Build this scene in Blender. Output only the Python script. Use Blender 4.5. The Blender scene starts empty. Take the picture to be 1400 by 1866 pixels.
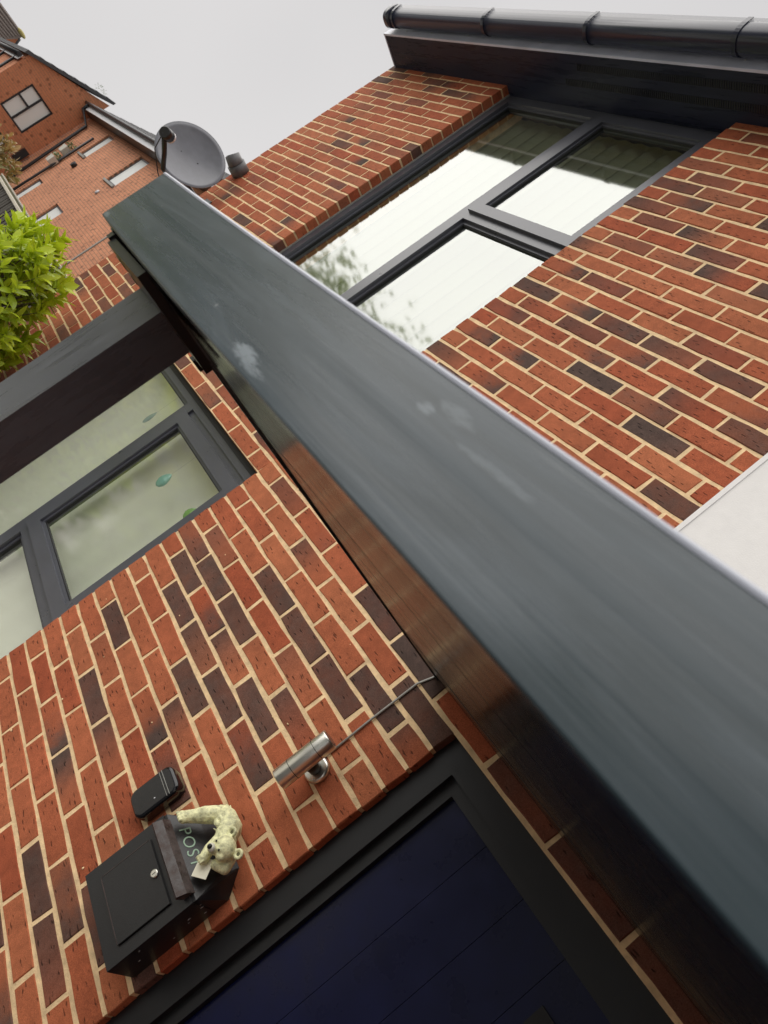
import bpy, bmesh, math, random
from mathutils import Vector, Matrix, Euler
random.seed(7)
R = random.Random(11)
sc = bpy.context.scene
COL = sc.collection
GROUND = -4.55          # ground level; z = 0 is the brick course under the eaves

# ------------------------------------------------------------------ camera
cam_d = bpy.data.cameras.new('camera')
cam = bpy.data.objects.new('camera', cam_d)
COL.objects.link(cam)
CAM = Vector((2.17242, -1.64105, -2.44838))
CR = [(0.49716, 0.35432, 0.79203), (0.52466, 0.60385, -0.60000), (-0.69100, 0.71380, 0.11500)]
_r, _d, _f = (Vector(v).normalized() for v in CR)
_d = (_d - _f * _d.dot(_f)).normalized()
_r = _d.cross(_f)
cam.matrix_world = Matrix(((_r.x, -_d.x, -_f.x, CAM.x), (_r.y, -_d.y, -_f.y, CAM.y), (_r.z, -_d.z, -_f.z, CAM.z), (0, 0, 0, 1)))
cam_d.sensor_fit = 'VERTICAL'
cam_d.sensor_height = 9.6
cam_d.sensor_width = 7.2
cam_d.lens = 9.6 * 1264.7 / 1866.0
cam_d.clip_start = 0.02
cam_d.clip_end = 500
cam_d.dof.use_dof = True
cam_d.dof.focus_distance = 2.0
cam_d.dof.aperture_fstop = 2.4
sc.camera = cam

def project(p):
    v = Vector(p) - CAM
    zc = v.dot(_f)
    if zc < 0.02:
        return None
    return (700 + 1264.7 * v.dot(_r) / zc, 933 + 1264.7 * v.dot(_d) / zc, zc)

# ------------------------------------------------------------------ world, sun, exposure
SUN_DIR = Vector((-0.58, -0.52, 0.98)).normalized()      # towards the bright part of the overcast
world = bpy.data.worlds.new('World')
sc.world = world
world.use_nodes = True
nt = world.node_tree
nt.nodes.clear()
out = nt.nodes.new('ShaderNodeOutputWorld')
bg = nt.nodes.new('ShaderNodeBackground')
sky = nt.nodes.new('ShaderNodeTexSky')
sky.sky_type = 'NISHITA'
sky.sun_disc = False
sky.sun_elevation = math.asin(SUN_DIR.z)
sky.sun_rotation = math.atan2(SUN_DIR.x, SUN_DIR.y)
sky.dust_density = 4.0
hs = nt.nodes.new('ShaderNodeHueSaturation')
hs.inputs['Saturation'].default_value = 0.12
hs.inputs['Value'].default_value = 0.5
tc = nt.nodes.new('ShaderNodeTexCoord')
no = nt.nodes.new('ShaderNodeTexNoise')
no.inputs['Scale'].default_value = 1.6
no.inputs['Detail'].default_value = 3
no.inputs['Roughness'].default_value = 0.45
rp = nt.nodes.new('ShaderNodeValToRGB')
rp.color_ramp.elements[0].position = 0.25
rp.color_ramp.elements[0].color = (3.25, 3.19, 3.22, 1)
rp.color_ramp.elements[1].position = 0.75
rp.color_ramp.elements[1].color = (4.05, 3.95, 3.92, 1)
mx = nt.nodes.new('ShaderNodeMix')
mx.data_type = 'RGBA'
mx.inputs['Factor'].default_value = 0.93
L = nt.links.new
L(sky.outputs[0], hs.inputs['Color'])
L(tc.outputs['Generated'], no.inputs['Vector'])
L(no.outputs['Fac'], rp.inputs['Fac'])
L(hs.outputs[0], mx.inputs['A'])
L(rp.outputs[0], mx.inputs['B'])
L(mx.outputs['Result'], bg.inputs['Color'])
bg.inputs['Strength'].default_value = 0.1
L(bg.outputs[0], out.inputs[0])

sun_d = bpy.data.lights.new('sun', 'SUN')
sun_d.energy = 1.5
sun_d.angle = math.radians(92)
sun_d.color = (1.0, 0.965, 0.91)
sun = bpy.data.objects.new('sun', sun_d)
COL.objects.link(sun)
sun.rotation_euler = (-SUN_DIR).to_track_quat('-Z', 'Y').to_euler()
sun.location = SUN_DIR * 30

sc.view_settings.view_transform = 'Standard'
sc.view_settings.look = 'None'
sc.view_settings.gamma = 1
sc.view_settings.use_curve_mapping = False
sc.view_settings.exposure = 1.04

# ------------------------------------------------------------------ helpers
class MB:
    """collects boxes, prisms and tubes and links them as one mesh object"""
    def __init__(self):
        self.bm = bmesh.new()
    def box(self, x0, x1, y0, y1, z0, z1):
        vs = [self.bm.verts.new((x, y, z)) for z in (z0, z1) for y in (y0, y1) for x in (x0, x1)]
        for f in ((0, 2, 3, 1), (4, 5, 7, 6), (0, 1, 5, 4), (2, 6, 7, 3), (0, 4, 6, 2), (1, 3, 7, 5)):
            self.bm.faces.new([vs[i] for i in f])
        return self
    def obox(self, c, ax, ay, az):
        """oriented box, half axes as vectors"""
        c = Vector(c); ax = Vector(ax); ay = Vector(ay); az = Vector(az)
        vs = [self.bm.verts.new(c + ax * sx + ay * sy + az * sz) for sz in (-1, 1) for sy in (-1, 1) for sx in (-1, 1)]
        for f in ((0, 2, 3, 1), (4, 5, 7, 6), (0, 1, 5, 4), (2, 6, 7, 3), (0, 4, 6, 2), (1, 3, 7, 5)):
            self.bm.faces.new([vs[i] for i in f])
        return self
    def poly(self, pts):
        self.bm.faces.new([self.bm.verts.new(p) for p in pts])
        return self
    def prism(self, pts, vec):
        """closed prism of a polygon moved along vec"""
        vec = Vector(vec)
        a = [self.bm.verts.new(p) for p in pts]
        b = [self.bm.verts.new(Vector(p) + vec) for p in pts]
        n = len(a)
        self.bm.faces.new(a[::-1])
        self.bm.faces.new(b)
        for i in range(n):
            self.bm.faces.new((a[i], a[(i + 1) % n], b[(i + 1) % n], b[i]))
        return self
    def sweep(self, prof, stations, closed=True, smooth=False):
        """loft of profile rings; stations = list of point lists"""
        rings = [[self.bm.verts.new(p) for p in s] for s in stations]
        n = len(rings[0])
        for a, b in zip(rings, rings[1:]):
            for i in range(n if closed else n - 1):
                j = (i + 1) % n
                self.bm.faces.new((a[i], a[j], b[j], b[i])).smooth = smooth
        if closed:
            self.bm.faces.new(rings[0][::-1])
            self.bm.faces.new(rings[-1])
        return self
    def tube(self, pts, r, n=10, cap=True):
        pts = [Vector(p) for p in pts]
        rs = r if isinstance(r, (list, tuple)) else [r] * len(pts)
        rings = []
        for i, p in enumerate(pts):
            d = (pts[min(i + 1, len(pts) - 1)] - pts[max(i - 1, 0)]).normalized()
            u = d.orthogonal().normalized() if i == 0 else (u - d * u.dot(d)).normalized()
            w = d.cross(u)
            rings.append([self.bm.verts.new(p + (u * math.cos(2 * math.pi * k / n) + w * math.sin(2 * math.pi * k / n)) * rs[i]) for k in range(n)])
        for a, b in zip(rings, rings[1:]):
            for k in range(n):
                f = self.bm.faces.new((a[k], a[(k + 1) % n], b[(k + 1) % n], b[k]))
                f.smooth = True
        if cap:
            self.bm.faces.new(rings[0][::-1])
            self.bm.faces.new(rings[-1])
        return self
    def ball(self, c, rx, ry=None, rz=None, rot=None, sub=2):
        ry = ry or rx; rz = rz or rx
        M = Matrix.Translation(c) @ (rot.to_matrix().to_4x4() if rot else Matrix()) @ Matrix.Diagonal((rx, ry, rz, 1))
        r = bmesh.ops.create_icosphere(self.bm, subdivisions=sub, radius=1, matrix=M)
        for v in r['verts']:
            for f in v.link_faces:
                f.smooth = True
        return self
    def bevel(self, w, seg=2):
        es = [e for e in self.bm.edges if len(e.link_faces) == 2 and e.calc_face_angle(0) > 0.5]
        bmesh.ops.bevel(self.bm, geom=es, offset=w, segments=seg, affect='EDGES', profile=0.5, clamp_overlap=True)
        return self
    def build(self, name, m, parent=None, smooth=False, recalc=True):
        if recalc: bmesh.ops.recalc_face_normals(self.bm, faces=self.bm.faces[:])
        me = bpy.data.meshes.new(name)
        self.bm.to_mesh(me)
        self.bm.free()
        if smooth:
            for p in me.polygons:
                p.use_smooth = True
        me.materials.append(m)
        o = bpy.data.objects.new(name, me)
        COL.objects.link(o)
        if parent:
            o.parent = parent
        return o

def tag(o, label=None, cat=None, group=None, kind=None):
    if label: o['label'] = label
    if cat: o['category'] = cat
    if group: o['group'] = group
    if kind: o['kind'] = kind
    return o

def empty(name, loc=(0, 0, 0)):
    o = bpy.data.objects.new(name, None)
    o.empty_display_size = 0.1
    COL.objects.link(o)
    return o

# ------------------------------------------------------------------ materials
def mat(name):
    m = bpy.data.materials.new(name)
    m.use_nodes = True
    t = m.node_tree
    return m, t, t.nodes['Principled BSDF']

def nd(t, typ, **kw):
    n = t.nodes.new(typ)
    for k, v in kw.items():
        if k in n.inputs.keys():
            n.inputs[k].default_value = v
        else:
            setattr(n, k, v)
    return n

def simple(name, col, rough=0.5, metal=0.0, spec=0.5, noise=0.0, nscale=20.0, bump=0.0, bscale=200.0, stretch=(1, 1, 1), coat=0.0):
    m, t, b = mat(name)
    b.inputs['Base Color'].default_value = (*col, 1)
    b.inputs['Roughness'].default_value = rough
    b.inputs['Metallic'].default_value = metal
    b.inputs['Specular IOR Level'].default_value = spec
    b.inputs['Coat Weight'].default_value = coat
    b.inputs['Coat Roughness'].default_value = 0.06
    geo = nd(t, 'ShaderNodeNewGeometry')
    mp = nd(t, 'ShaderNodeMapping')
    mp.inputs['Scale'].default_value = stretch
    t.links.new(geo.outputs['Position'], mp.inputs['Vector'])
    if noise > 0:
        n = nd(t, 'ShaderNodeTexNoise', Scale=nscale, Detail=5.0, Roughness=0.6)
        t.links.new(mp.outputs[0], n.inputs['Vector'])
        r = nd(t, 'ShaderNodeMapRange')
        r.inputs['From Min'].default_value = 0.3
        r.inputs['From Max'].default_value = 0.7
        r.inputs['To Min'].default_value = 1 - noise
        r.inputs['To Max'].default_value = 1 + noise
        t.links.new(n.outputs['Fac'], r.inputs['Value'])
        mu = nd(t, 'ShaderNodeMix', data_type='RGBA', blend_type='MULTIPLY')
        mu.inputs['Factor'].default_value = 1
        mu.inputs['A'].default_value = (*col, 1)
        t.links.new(r.outputs[0], mu.inputs['B'])
        t.links.new(mu.outputs['Result'], b.inputs['Base Color'])
        r2 = nd(t, 'ShaderNodeMapRange')
        r2.inputs['From Min'].default_value = 0.3
        r2.inputs['From Max'].default_value = 0.7
        r2.inputs['To Min'].default_value = max(0.02, rough * (1 - noise))
        r2.inputs['To Max'].default_value = min(1, rough * (1 + noise))
        t.links.new(n.outputs['Fac'], r2.inputs['Value'])
        t.links.new(r2.outputs[0], b.inputs['Roughness'])
    if bump > 0:
        n2 = nd(t, 'ShaderNodeTexNoise', Scale=bscale, Detail=3.0, Roughness=0.6)
        t.links.new(mp.outputs[0], n2.inputs['Vector'])
        bp = nd(t, 'ShaderNodeBump', Strength=bump, Distance=0.002)
        t.links.new(n2.outputs['Fac'], bp.inputs['Height'])
        t.links.new(bp.outputs[0], b.inputs['Normal'])
    return m

def brick_material(name, from_object):
    m, t, b = mat(name)
    lk = t.links.new
    if from_object:
        src = nd(t, 'ShaderNodeObjectInfo'); colout = src.outputs['Color']
    else:
        src = nd(t, 'ShaderNodeAttribute', attribute_name='tone'); colout = src.outputs['Color']
    sep = nd(t, 'ShaderNodeSeparateColor'); lk(colout, sep.inputs[0])
    uv = nd(t, 'ShaderNodeUVMap', uv_map='UVMap')
    su = nd(t, 'ShaderNodeSeparateXYZ'); lk(uv.outputs[0], su.inputs[0])
    geo = nd(t, 'ShaderNodeNewGeometry')
    # clinker burn: tone runs from the left value to the right value along the brick
    n0 = nd(t, 'ShaderNodeTexNoise', Scale=14.0, Detail=4.0, Roughness=0.65); lk(geo.outputs['Position'], n0.inputs['Vector'])
    off = nd(t, 'ShaderNodeMath', operation='MULTIPLY_ADD'); off.inputs[1].default_value = 0.9; off.inputs[2].default_value = -0.45
    lk(n0.outputs['Fac'], off.inputs[0])
    un = nd(t, 'ShaderNodeMath', operation='ADD', use_clamp=True); lk(su.outputs['X'], un.inputs[0]); lk(off.outputs[0], un.inputs[1])
    mixv = nd(t, 'ShaderNodeMix', data_type='FLOAT'); lk(un.outputs[0], mixv.inputs['Factor']); lk(sep.outputs['Red'], mixv.inputs['A']); lk(sep.outputs['Green'], mixv.inputs['B'])
    dn = nd(t, 'ShaderNodeMath', operation='MULTIPLY_ADD'); dn.inputs[1].default_value = 0.7; lk(off.outputs[0], dn.inputs[0]); lk(mixv.outputs['Result'], dn.inputs[2])
    sm = nd(t, 'ShaderNodeMapRange', interpolation_type='SMOOTHSTEP'); lk(dn.outputs[0], sm.inputs['Value'])
    sm.inputs['From Min'].default_value = 0.2; sm.inputs['From Max'].default_value = 1.22
    # body colours
    red = nd(t, 'ShaderNodeMix', data_type='RGBA'); lk(sep.outputs['Blue'], red.inputs['Factor'])
    red.inputs['A'].default_value = (0.36, 0.083, 0.037, 1); red.inputs['B'].default_value = (0.45, 0.145, 0.066, 1)
    n1 = nd(t, 'ShaderNodeTexNoise', Scale=40.0, Detail=6.0, Roughness=0.7); lk(geo.outputs['Position'], n1.inputs['Vector'])
    dk = nd(t, 'ShaderNodeMix', data_type='RGBA'); lk(n1.outputs['Fac'], dk.inputs['Factor'])
    dk.inputs['A'].default_value = (0.044, 0.030, 0.027, 1); dk.inputs['B'].default_value = (0.140, 0.088, 0.070, 1)
    cm = nd(t, 'ShaderNodeMix', data_type='RGBA'); lk(sm.outputs[0], cm.inputs['Factor']); lk(red.outputs['Result'], cm.inputs['A']); lk(dk.outputs['Result'], cm.inputs['B'])
    # sandy speckle
    n2 = nd(t, 'ShaderNodeTexNoise', Scale=420.0, Detail=2.0, Roughness=0.7); lk(geo.outputs['Position'], n2.inputs['Vector'])
    sp = nd(t, 'ShaderNodeMapRange'); lk(n2.outputs['Fac'], sp.inputs['Value'])
    sp.inputs['From Min'].default_value = 0.25; sp.inputs['From Max'].default_value = 0.75; sp.inputs['To Min'].default_value = 0.62; sp.inputs['To Max'].default_value = 1.38
    n5 = nd(t, 'ShaderNodeTexNoise', Scale=28.0, Detail=5.0, Roughness=0.7); lk(geo.outputs['Position'], n5.inputs['Vector'])
    sp2 = nd(t, 'ShaderNodeMapRange'); lk(n5.outputs['Fac'], sp2.inputs['Value'])
    sp2.inputs['From Min'].default_value = 0.25; sp2.inputs['From Max'].default_value = 0.75; sp2.inputs['To Min'].default_value = 0.75; sp2.inputs['To Max'].default_value = 1.22
    n6 = nd(t, 'ShaderNodeTexNoise', Scale=2.6, Detail=3.0, Roughness=0.6); lk(geo.outputs['Position'], n6.inputs['Vector'])
    sp3 = nd(t, 'ShaderNodeMapRange'); lk(n6.outputs['Fac'], sp3.inputs['Value'])
    sp3.inputs['From Min'].default_value = 0.3; sp3.inputs['From Max'].default_value = 0.7; sp3.inputs['To Min'].default_value = 0.80; sp3.inputs['To Max'].default_value = 1.12
    m0 = nd(t, 'ShaderNodeMath', operation='MULTIPLY'); lk(sp.outputs[0], m0.inputs[0]); lk(sp3.outputs[0], m0.inputs[1])
    mm = nd(t, 'ShaderNodeMath', operation='MULTIPLY'); lk(m0.outputs[0], mm.inputs[0]); lk(sp2.outputs[0], mm.inputs[1])
    c2 = nd(t, 'ShaderNodeMix', data_type='RGBA', blend_type='MULTIPLY'); c2.inputs['Factor'].default_value = 1; lk(cm.outputs['Result'], c2.inputs['A']); lk(mm.outputs[0], c2.inputs['B'])
    # creases of the thrown clay: short slits along the face
    mp = nd(t, 'ShaderNodeMapping'); mp.inputs['Scale'].default_value = (26, 26, 120); mp.inputs['Rotation'].default_value = (0, 0.3, 0)
    lk(geo.outputs['Position'], mp.inputs['Vector'])
    nw = nd(t, 'ShaderNodeTexNoise', Scale=45.0, Detail=2.0); lk(geo.outputs['Position'], nw.inputs['Vector'])
    ad = nd(t, 'ShaderNodeMix', data_type='RGBA', blend_type='ADD'); ad.inputs['Factor'].default_value = 1.6; lk(mp.outputs[0], ad.inputs['A']); lk(nw.outputs['Color'], ad.inputs['B'])
    vo = nd(t, 'ShaderNodeTexVoronoi', Scale=1.0, Randomness=1.0); lk(ad.outputs['Result'], vo.inputs['Vector'])
    cr = nd(t, 'ShaderNodeMapRange'); lk(vo.outputs['Distance'], cr.inputs['Value'])
    cr.inputs['From Min'].default_value = 0.13; cr.inputs['From Max'].default_value = 0.30
    vs = nd(t, 'ShaderNodeSeparateColor'); lk(vo.outputs['Color'], vs.inputs[0])
    gt = nd(t, 'ShaderNodeMath', operation='LESS_THAN'); gt.inputs[1].default_value = 0.58; lk(vs.outputs['Red'], gt.inputs[0])
    crk = nd(t, 'ShaderNodeMath', operation='MAXIMUM'); lk(cr.outputs[0], crk.inputs[0]); lk(gt.outputs[0], crk.inputs[1])
    c3 = nd(t, 'ShaderNodeMapRange'); lk(crk.outputs[0], c3.inputs['Value']); c3.inputs['To Min'].default_value = 0.38; c3.inputs['To Max'].default_value = 1.0
    c4 = nd(t, 'ShaderNodeMix', data_type='RGBA', blend_type='MULTIPLY'); c4.inputs['Factor'].default_value = 1; lk(c2.outputs['Result'], c4.inputs['A']); lk(c3.outputs[0], c4.inputs['B'])
    lk(c4.outputs['Result'], b.inputs['Base Color'])
    b.inputs['Roughness'].default_value = 0.88
    b.inputs['Specular IOR Level'].default_value = 0.25
    hsum = nd(t, 'ShaderNodeMath', operation='MULTIPLY_ADD'); lk(n2.outputs['Fac'], hsum.inputs[0]); hsum.inputs[1].default_value = 0.25; lk(crk.outputs[0], hsum.inputs[2])
    h2 = nd(t, 'ShaderNodeMath', operation='MULTIPLY_ADD'); lk(n5.outputs['Fac'], h2.inputs[0]); h2.inputs[1].default_value = 0.5; lk(hsum.outputs[0], h2.inputs[2])
    bp = nd(t, 'ShaderNodeBump', Strength=0.75, Distance=0.0028); lk(h2.outputs[0], bp.inputs['Height']); lk(bp.outputs[0], b.inputs['Normal'])
    return m

def tex_brick_material(name, swap, c1, c2, mortar, scale=1.0):
    """far masonry: swap maps (x or y, z) of the world onto the bond"""
    m, t, b = mat(name)
    lk = t.links.new
    geo = nd(t, 'ShaderNodeNewGeometry')
    s = nd(t, 'ShaderNodeSeparateXYZ'); lk(geo.outputs['Position'], s.inputs[0])
    c = nd(t, 'ShaderNodeCombineXYZ'); lk(s.outputs['Y' if swap else 'X'], c.inputs['X']); lk(s.outputs['Z'], c.inputs['Y'])
    br = nd(t, 'ShaderNodeTexBrick', Scale=scale)
    br.inputs['Brick Width'].default_value = 0.225; br.inputs['Row Height'].default_value = 0.075
    br.inputs['Mortar Size'].default_value = 0.006; br.inputs['Mortar Smooth'].default_value = 0.2; br.inputs['Bias'].default_value = -0.45
    br.inputs['Color1'].default_value = (*c1, 1); br.inputs['Color2'].default_value = (*c2, 1); br.inputs['Mortar'].default_value = (*mortar, 1)
    lk(c.outputs[0], br.inputs['Vector'])
    n = nd(t, 'ShaderNodeTexNoise', Scale=1.3, Detail=5.0); lk(geo.outputs['Position'], n.inputs['Vector'])
    r = nd(t, 'ShaderNodeMapRange'); lk(n.outputs['Fac'], r.inputs['Value']); r.inputs['To Min'].default_value = 0.75; r.inputs['To Max'].default_value = 1.25
    # odd burnt bricks
    n3 = nd(t, 'ShaderNodeTexVoronoi', Scale=5.5); lk(geo.outputs['Position'], n3.inputs['Vector'])
    r3 = nd(t, 'ShaderNodeMapRange'); lk(n3.outputs['Distance'], r3.inputs['Value']); r3.inputs['From Min'].default_value = 0.12; r3.inputs['From Max'].default_value = 0.32; r3.inputs['To Min'].default_value = 0.5
    mm = nd(t, 'ShaderNodeMath', operation='MULTIPLY'); lk(r.outputs[0], mm.inputs[0]); lk(r3.outputs[0], mm.inputs[1])
    mu = nd(t, 'ShaderNodeMix', data_type='RGBA', blend_type='MULTIPLY'); mu.inputs['Factor'].default_value = 1
    lk(br.outputs['Color'], mu.inputs['A']); lk(mm.outputs[0], mu.inputs['B']); lk(mu.outputs['Result'], b.inputs['Base Color'])
    b.inputs['Roughness'].default_value = 0.9
    bp = nd(t, 'ShaderNodeBump', Strength=0.5, Distance=0.006, invert=True); lk(br.outputs['Fac'], bp.inputs['Height']); lk(bp.outputs[0], b.inputs['Normal'])
    return m

def glass_material(name, ior, tint=(1, 1, 1), rough=0.012):
    """coated double glazing: mirror by Fresnel over clear transmission"""
    m, t, b = mat(name)
    lk = t.links.new
    t.nodes.remove(b)
    o = t.nodes['Material Output']
    gl = nd(t, 'ShaderNodeBsdfGlossy', Roughness=rough); gl.inputs['Color'].default_value = (0.97, 1.0, 0.985, 1)
    tr = nd(t, 'ShaderNodeBsdfTransparent'); tr.inputs['Color'].default_value = (*tint, 1)
    # Schlick reflectance, the same from both faces of the thin pane
    r0 = ((ior - 1) / (ior + 1)) ** 2
    lw = nd(t, 'ShaderNodeLayerWeight', Blend=0.5)
    pw = nd(t, 'ShaderNodeMath', operation='POWER'); pw.inputs[1].default_value = 5; lk(lw.outputs['Facing'], pw.inputs[0])
    fr = nd(t, 'ShaderNodeMath', operation='MULTIPLY_ADD'); fr.inputs[1].default_value = 1 - r0; fr.inputs[2].default_value = r0; lk(pw.outputs[0], fr.inputs[0])
    geo = nd(t, 'ShaderNodeNewGeometry')
    n = nd(t, 'ShaderNodeTexNoise', Scale=2.2, Detail=1.0); lk(geo.outputs['Position'], n.inputs['Vector'])
    bp = nd(t, 'ShaderNodeBump', Strength=0.12, Distance=0.01); lk(n.outputs['Fac'], bp.inputs['Height']); lk(bp.outputs[0], gl.inputs['Normal'])
    ms = nd(t, 'ShaderNodeMixShader'); lk(fr.outputs[0], ms.inputs[0]); lk(tr.outputs[0], ms.inputs[1]); lk(gl.outputs[0], ms.inputs[2])
    lk(ms.outputs[0], o.inputs['Surface'])
    return m

def fascia_material():
    m, t, b = mat('grey_foiled_board')
    lk = t.links.new
    geo = nd(t, 'ShaderNodeNewGeometry')
    mp = nd(t, 'ShaderNodeMapping'); mp.inputs['Scale'].default_value = (1.3, 4, 48); lk(geo.outputs['Position'], mp.inputs['Vector'])
    n = nd(t, 'ShaderNodeTexNoise', Scale=1.0, Detail=7.0, Roughness=0.62, Distortion=0.4); lk(mp.outputs[0], n.inputs['Vector'])
    mp2 = nd(t, 'ShaderNodeMapping'); mp2.inputs['Scale'].default_value = (3.2, 6, 26); mp2.inputs['Rotation'].default_value = (0, 0.10, 0); lk(geo.outputs['Position'], mp2.inputs['Vector'])
    n2 = nd(t, 'ShaderNodeTexNoise', Scale=1.0, Detail=6.0, Roughness=0.6, Distortion=1.2); lk(mp2.outputs[0], n2.inputs['Vector'])
    # wiped dirt film
    r = nd(t, 'ShaderNodeMapRange'); lk(n2.outputs['Fac'], r.inputs['Value']); r.inputs['From Min'].default_value = 0.42; r.inputs['From Max'].default_value = 0.72
    cm = nd(t, 'ShaderNodeMix', data_type='RGBA'); lk(r.outputs[0], cm.inputs['Factor'])
    cm.inputs['A'].default_value = (0.019, 0.034, 0.042, 1); cm.inputs['B'].default_value = (0.050, 0.071, 0.087, 1)
    # fine scratches along the board
    mp3 = nd(t, 'ShaderNodeMapping'); mp3.inputs['Scale'].default_value = (3, 3, 320); mp3.inputs['Rotation'].default_value = (0, 0.03, 0); lk(geo.outputs['Position'], mp3.inputs['Vector'])
    n3 = nd(t, 'ShaderNodeTexNoise', Scale=1.0, Detail=3.0, Roughness=0.6); lk(mp3.outputs[0], n3.inputs['Vector'])
    r3 = nd(t, 'ShaderNodeMapRange'); lk(n3.outputs['Fac'], r3.inputs['Value']); r3.inputs['From Min'].default_value = 0.62; r3.inputs['From Max'].default_value = 0.75
    sc3 = nd(t, 'ShaderNodeMath', operation='MULTIPLY'); lk(r3.outputs[0], sc3.inputs[0]); lk(r.outputs[0], sc3.inputs[1])
    c2 = nd(t, 'ShaderNodeMix', data_type='RGBA'); lk(sc3.outputs[0], c2.inputs['Factor']); lk(cm.outputs['Result'], c2.inputs['A']); c2.inputs['B'].default_value = (0.15, 0.17, 0.175, 1)
    # pale specks
    v = nd(t, 'ShaderNodeTexVoronoi', Scale=26.0); lk(geo.outputs['Position'], v.inputs['Vector'])
    rv = nd(t, 'ShaderNodeMapRange'); lk(v.outputs['Distance'], rv.inputs['Value']); rv.inputs['From Min'].default_value = 0.035; rv.inputs['From Max'].default_value = 0.065; rv.inputs['To Min'].default_value = 1; rv.inputs['To Max'].default_value = 0
    vc = nd(t, 'ShaderNodeSeparateColor'); lk(v.outputs['Color'], vc.inputs[0])
    g = nd(t, 'ShaderNodeMath', operation='GREATER_THAN'); g.inputs[1].default_value = 0.72; lk(vc.outputs['Red'], g.inputs[0])
    gm = nd(t, 'ShaderNodeMath', operation='MULTIPLY'); lk(rv.outputs[0], gm.inputs[0]); lk(g.outputs[0], gm.inputs[1])
    c3 = nd(t, 'ShaderNodeMix', data_type='RGBA'); lk(gm.outputs[0], c3.inputs['Factor']); lk(c2.outputs['Result'], c3.inputs['A']); c3.inputs['B'].default_value = (0.24, 0.26, 0.26, 1)
    last = c3.outputs['Result']
    # scuffs of dried filler, each at its own spot: x, z, half length, half height
    nsc = nd(t, 'ShaderNodeTexNoise', Scale=1.0, Detail=5.0, Roughness=0.7)
    mps = nd(t, 'ShaderNodeMapping'); mps.inputs['Scale'].default_value = (60, 60, 260); mps.inputs['Rotation'].default_value = (0, 0.9, 0); lk(geo.outputs['Position'], mps.inputs['Vector']); lk(mps.outputs[0], nsc.inputs['Vector'])
    sx = nd(t, 'ShaderNodeSeparateXYZ'); lk(geo.outputs['Position'], sx.inputs[0])
    for (px, pz, hl, hh, amt) in ((1.668, -2.3960, 0.034, 0.009, 1.0), (1.690, -2.4015, 0.030, 0.006, 0.7), (1.851, -2.338, 0.012, 0.006, 0.55), (1.872, -2.330, 0.024, 0.007, 0.35), (1.176, -2.398, 0.014, 0.006, 0.6), (1.93, -2.343, 0.05, 0.004, 0.3)):
        a1 = nd(t, 'ShaderNodeMath', operation='MULTIPLY_ADD'); a1.inputs[1].default_value = 1 / hl; a1.inputs[2].default_value = -px / hl; lk(sx.outputs['X'], a1.inputs[0])
        a2 = nd(t, 'ShaderNodeMath', operation='MULTIPLY_ADD'); a2.inputs[1].default_value = 1 / hh; a2.inputs[2].default_value = -pz / hh; lk(sx.outputs['Z'], a2.inputs[0])
        q1 = nd(t, 'ShaderNodeMath', operation='MULTIPLY'); lk(a1.outputs[0], q1.inputs[0]); lk(a1.outputs[0], q1.inputs[1])
        q2 = nd(t, 'ShaderNodeMath', operation='MULTIPLY_ADD'); lk(a2.outputs[0], q2.inputs[0]); lk(a2.outputs[0], q2.inputs[1]); lk(q1.outputs[0], q2.inputs[2])
        q3 = nd(t, 'ShaderNodeMath', operation='MULTIPLY_ADD'); q3.inputs[1].default_value = -2.6; q3.inputs[2].default_value = 2.1; lk(nsc.outputs['Fac'], q3.inputs[0])
        q4 = nd(t, 'ShaderNodeMath', operation='ADD'); lk(q2.outputs[0], q4.inputs[0]); lk(q3.outputs[0], q4.inputs[1])
        q5 = nd(t, 'ShaderNodeMapRange'); q5.inputs['From Min'].default_value = 0.9; q5.inputs['From Max'].default_value = 1.5; q5.inputs['To Min'].default_value = amt; q5.inputs['To Max'].default_value = 0; lk(q4.outputs[0], q5.inputs['Value'])
        cx = nd(t, 'ShaderNodeMix', data_type='RGBA'); lk(q5.outputs[0], cx.inputs['Factor']); lk(last, cx.inputs['A']); cx.inputs['B'].default_value = (0.20, 0.235, 0.26, 1)
        last = cx.outputs['Result']
    lk(last, b.inputs['Base Color'])
    rr = nd(t, 'ShaderNodeMapRange'); lk(n.outputs['Fac'], rr.inputs['Value']); rr.inputs['From Min'].default_value = 0.3; rr.inputs['From Max'].default_value = 0.7
    rr.inputs['To Min'].default_value = 0.16; rr.inputs['To Max'].default_value = 0.40
    lk(rr.outputs[0], b.inputs['Roughness'])
    b.inputs['Specular IOR Level'].default_value = 0.6
    bp = nd(t, 'ShaderNodeBump', Strength=0.08, Distance=0.004); lk(n.outputs['Fac'], bp.inputs['Height']); lk(bp.outputs[0], b.inputs['Normal'])
    return m

def cloth_material(name, col, trans):
    m, t, b = mat(name)
    b.inputs['Base Color'].default_value = (*col, 1)
    b.inputs['Roughness'].default_value = 0.9
    tl = nd(t, 'ShaderNodeBsdfTranslucent'); tl.inputs['Color'].default_value = (*col, 1)
    ms = nd(t, 'ShaderNodeMixShader'); ms.inputs[0].default_value = trans
    t.links.new(b.outputs[0], ms.inputs[1]); t.links.new(tl.outputs[0], ms.inputs[2]); t.links.new(ms.outputs[0], t.nodes['Material Output'].inputs['Surface'])
    return m

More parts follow.
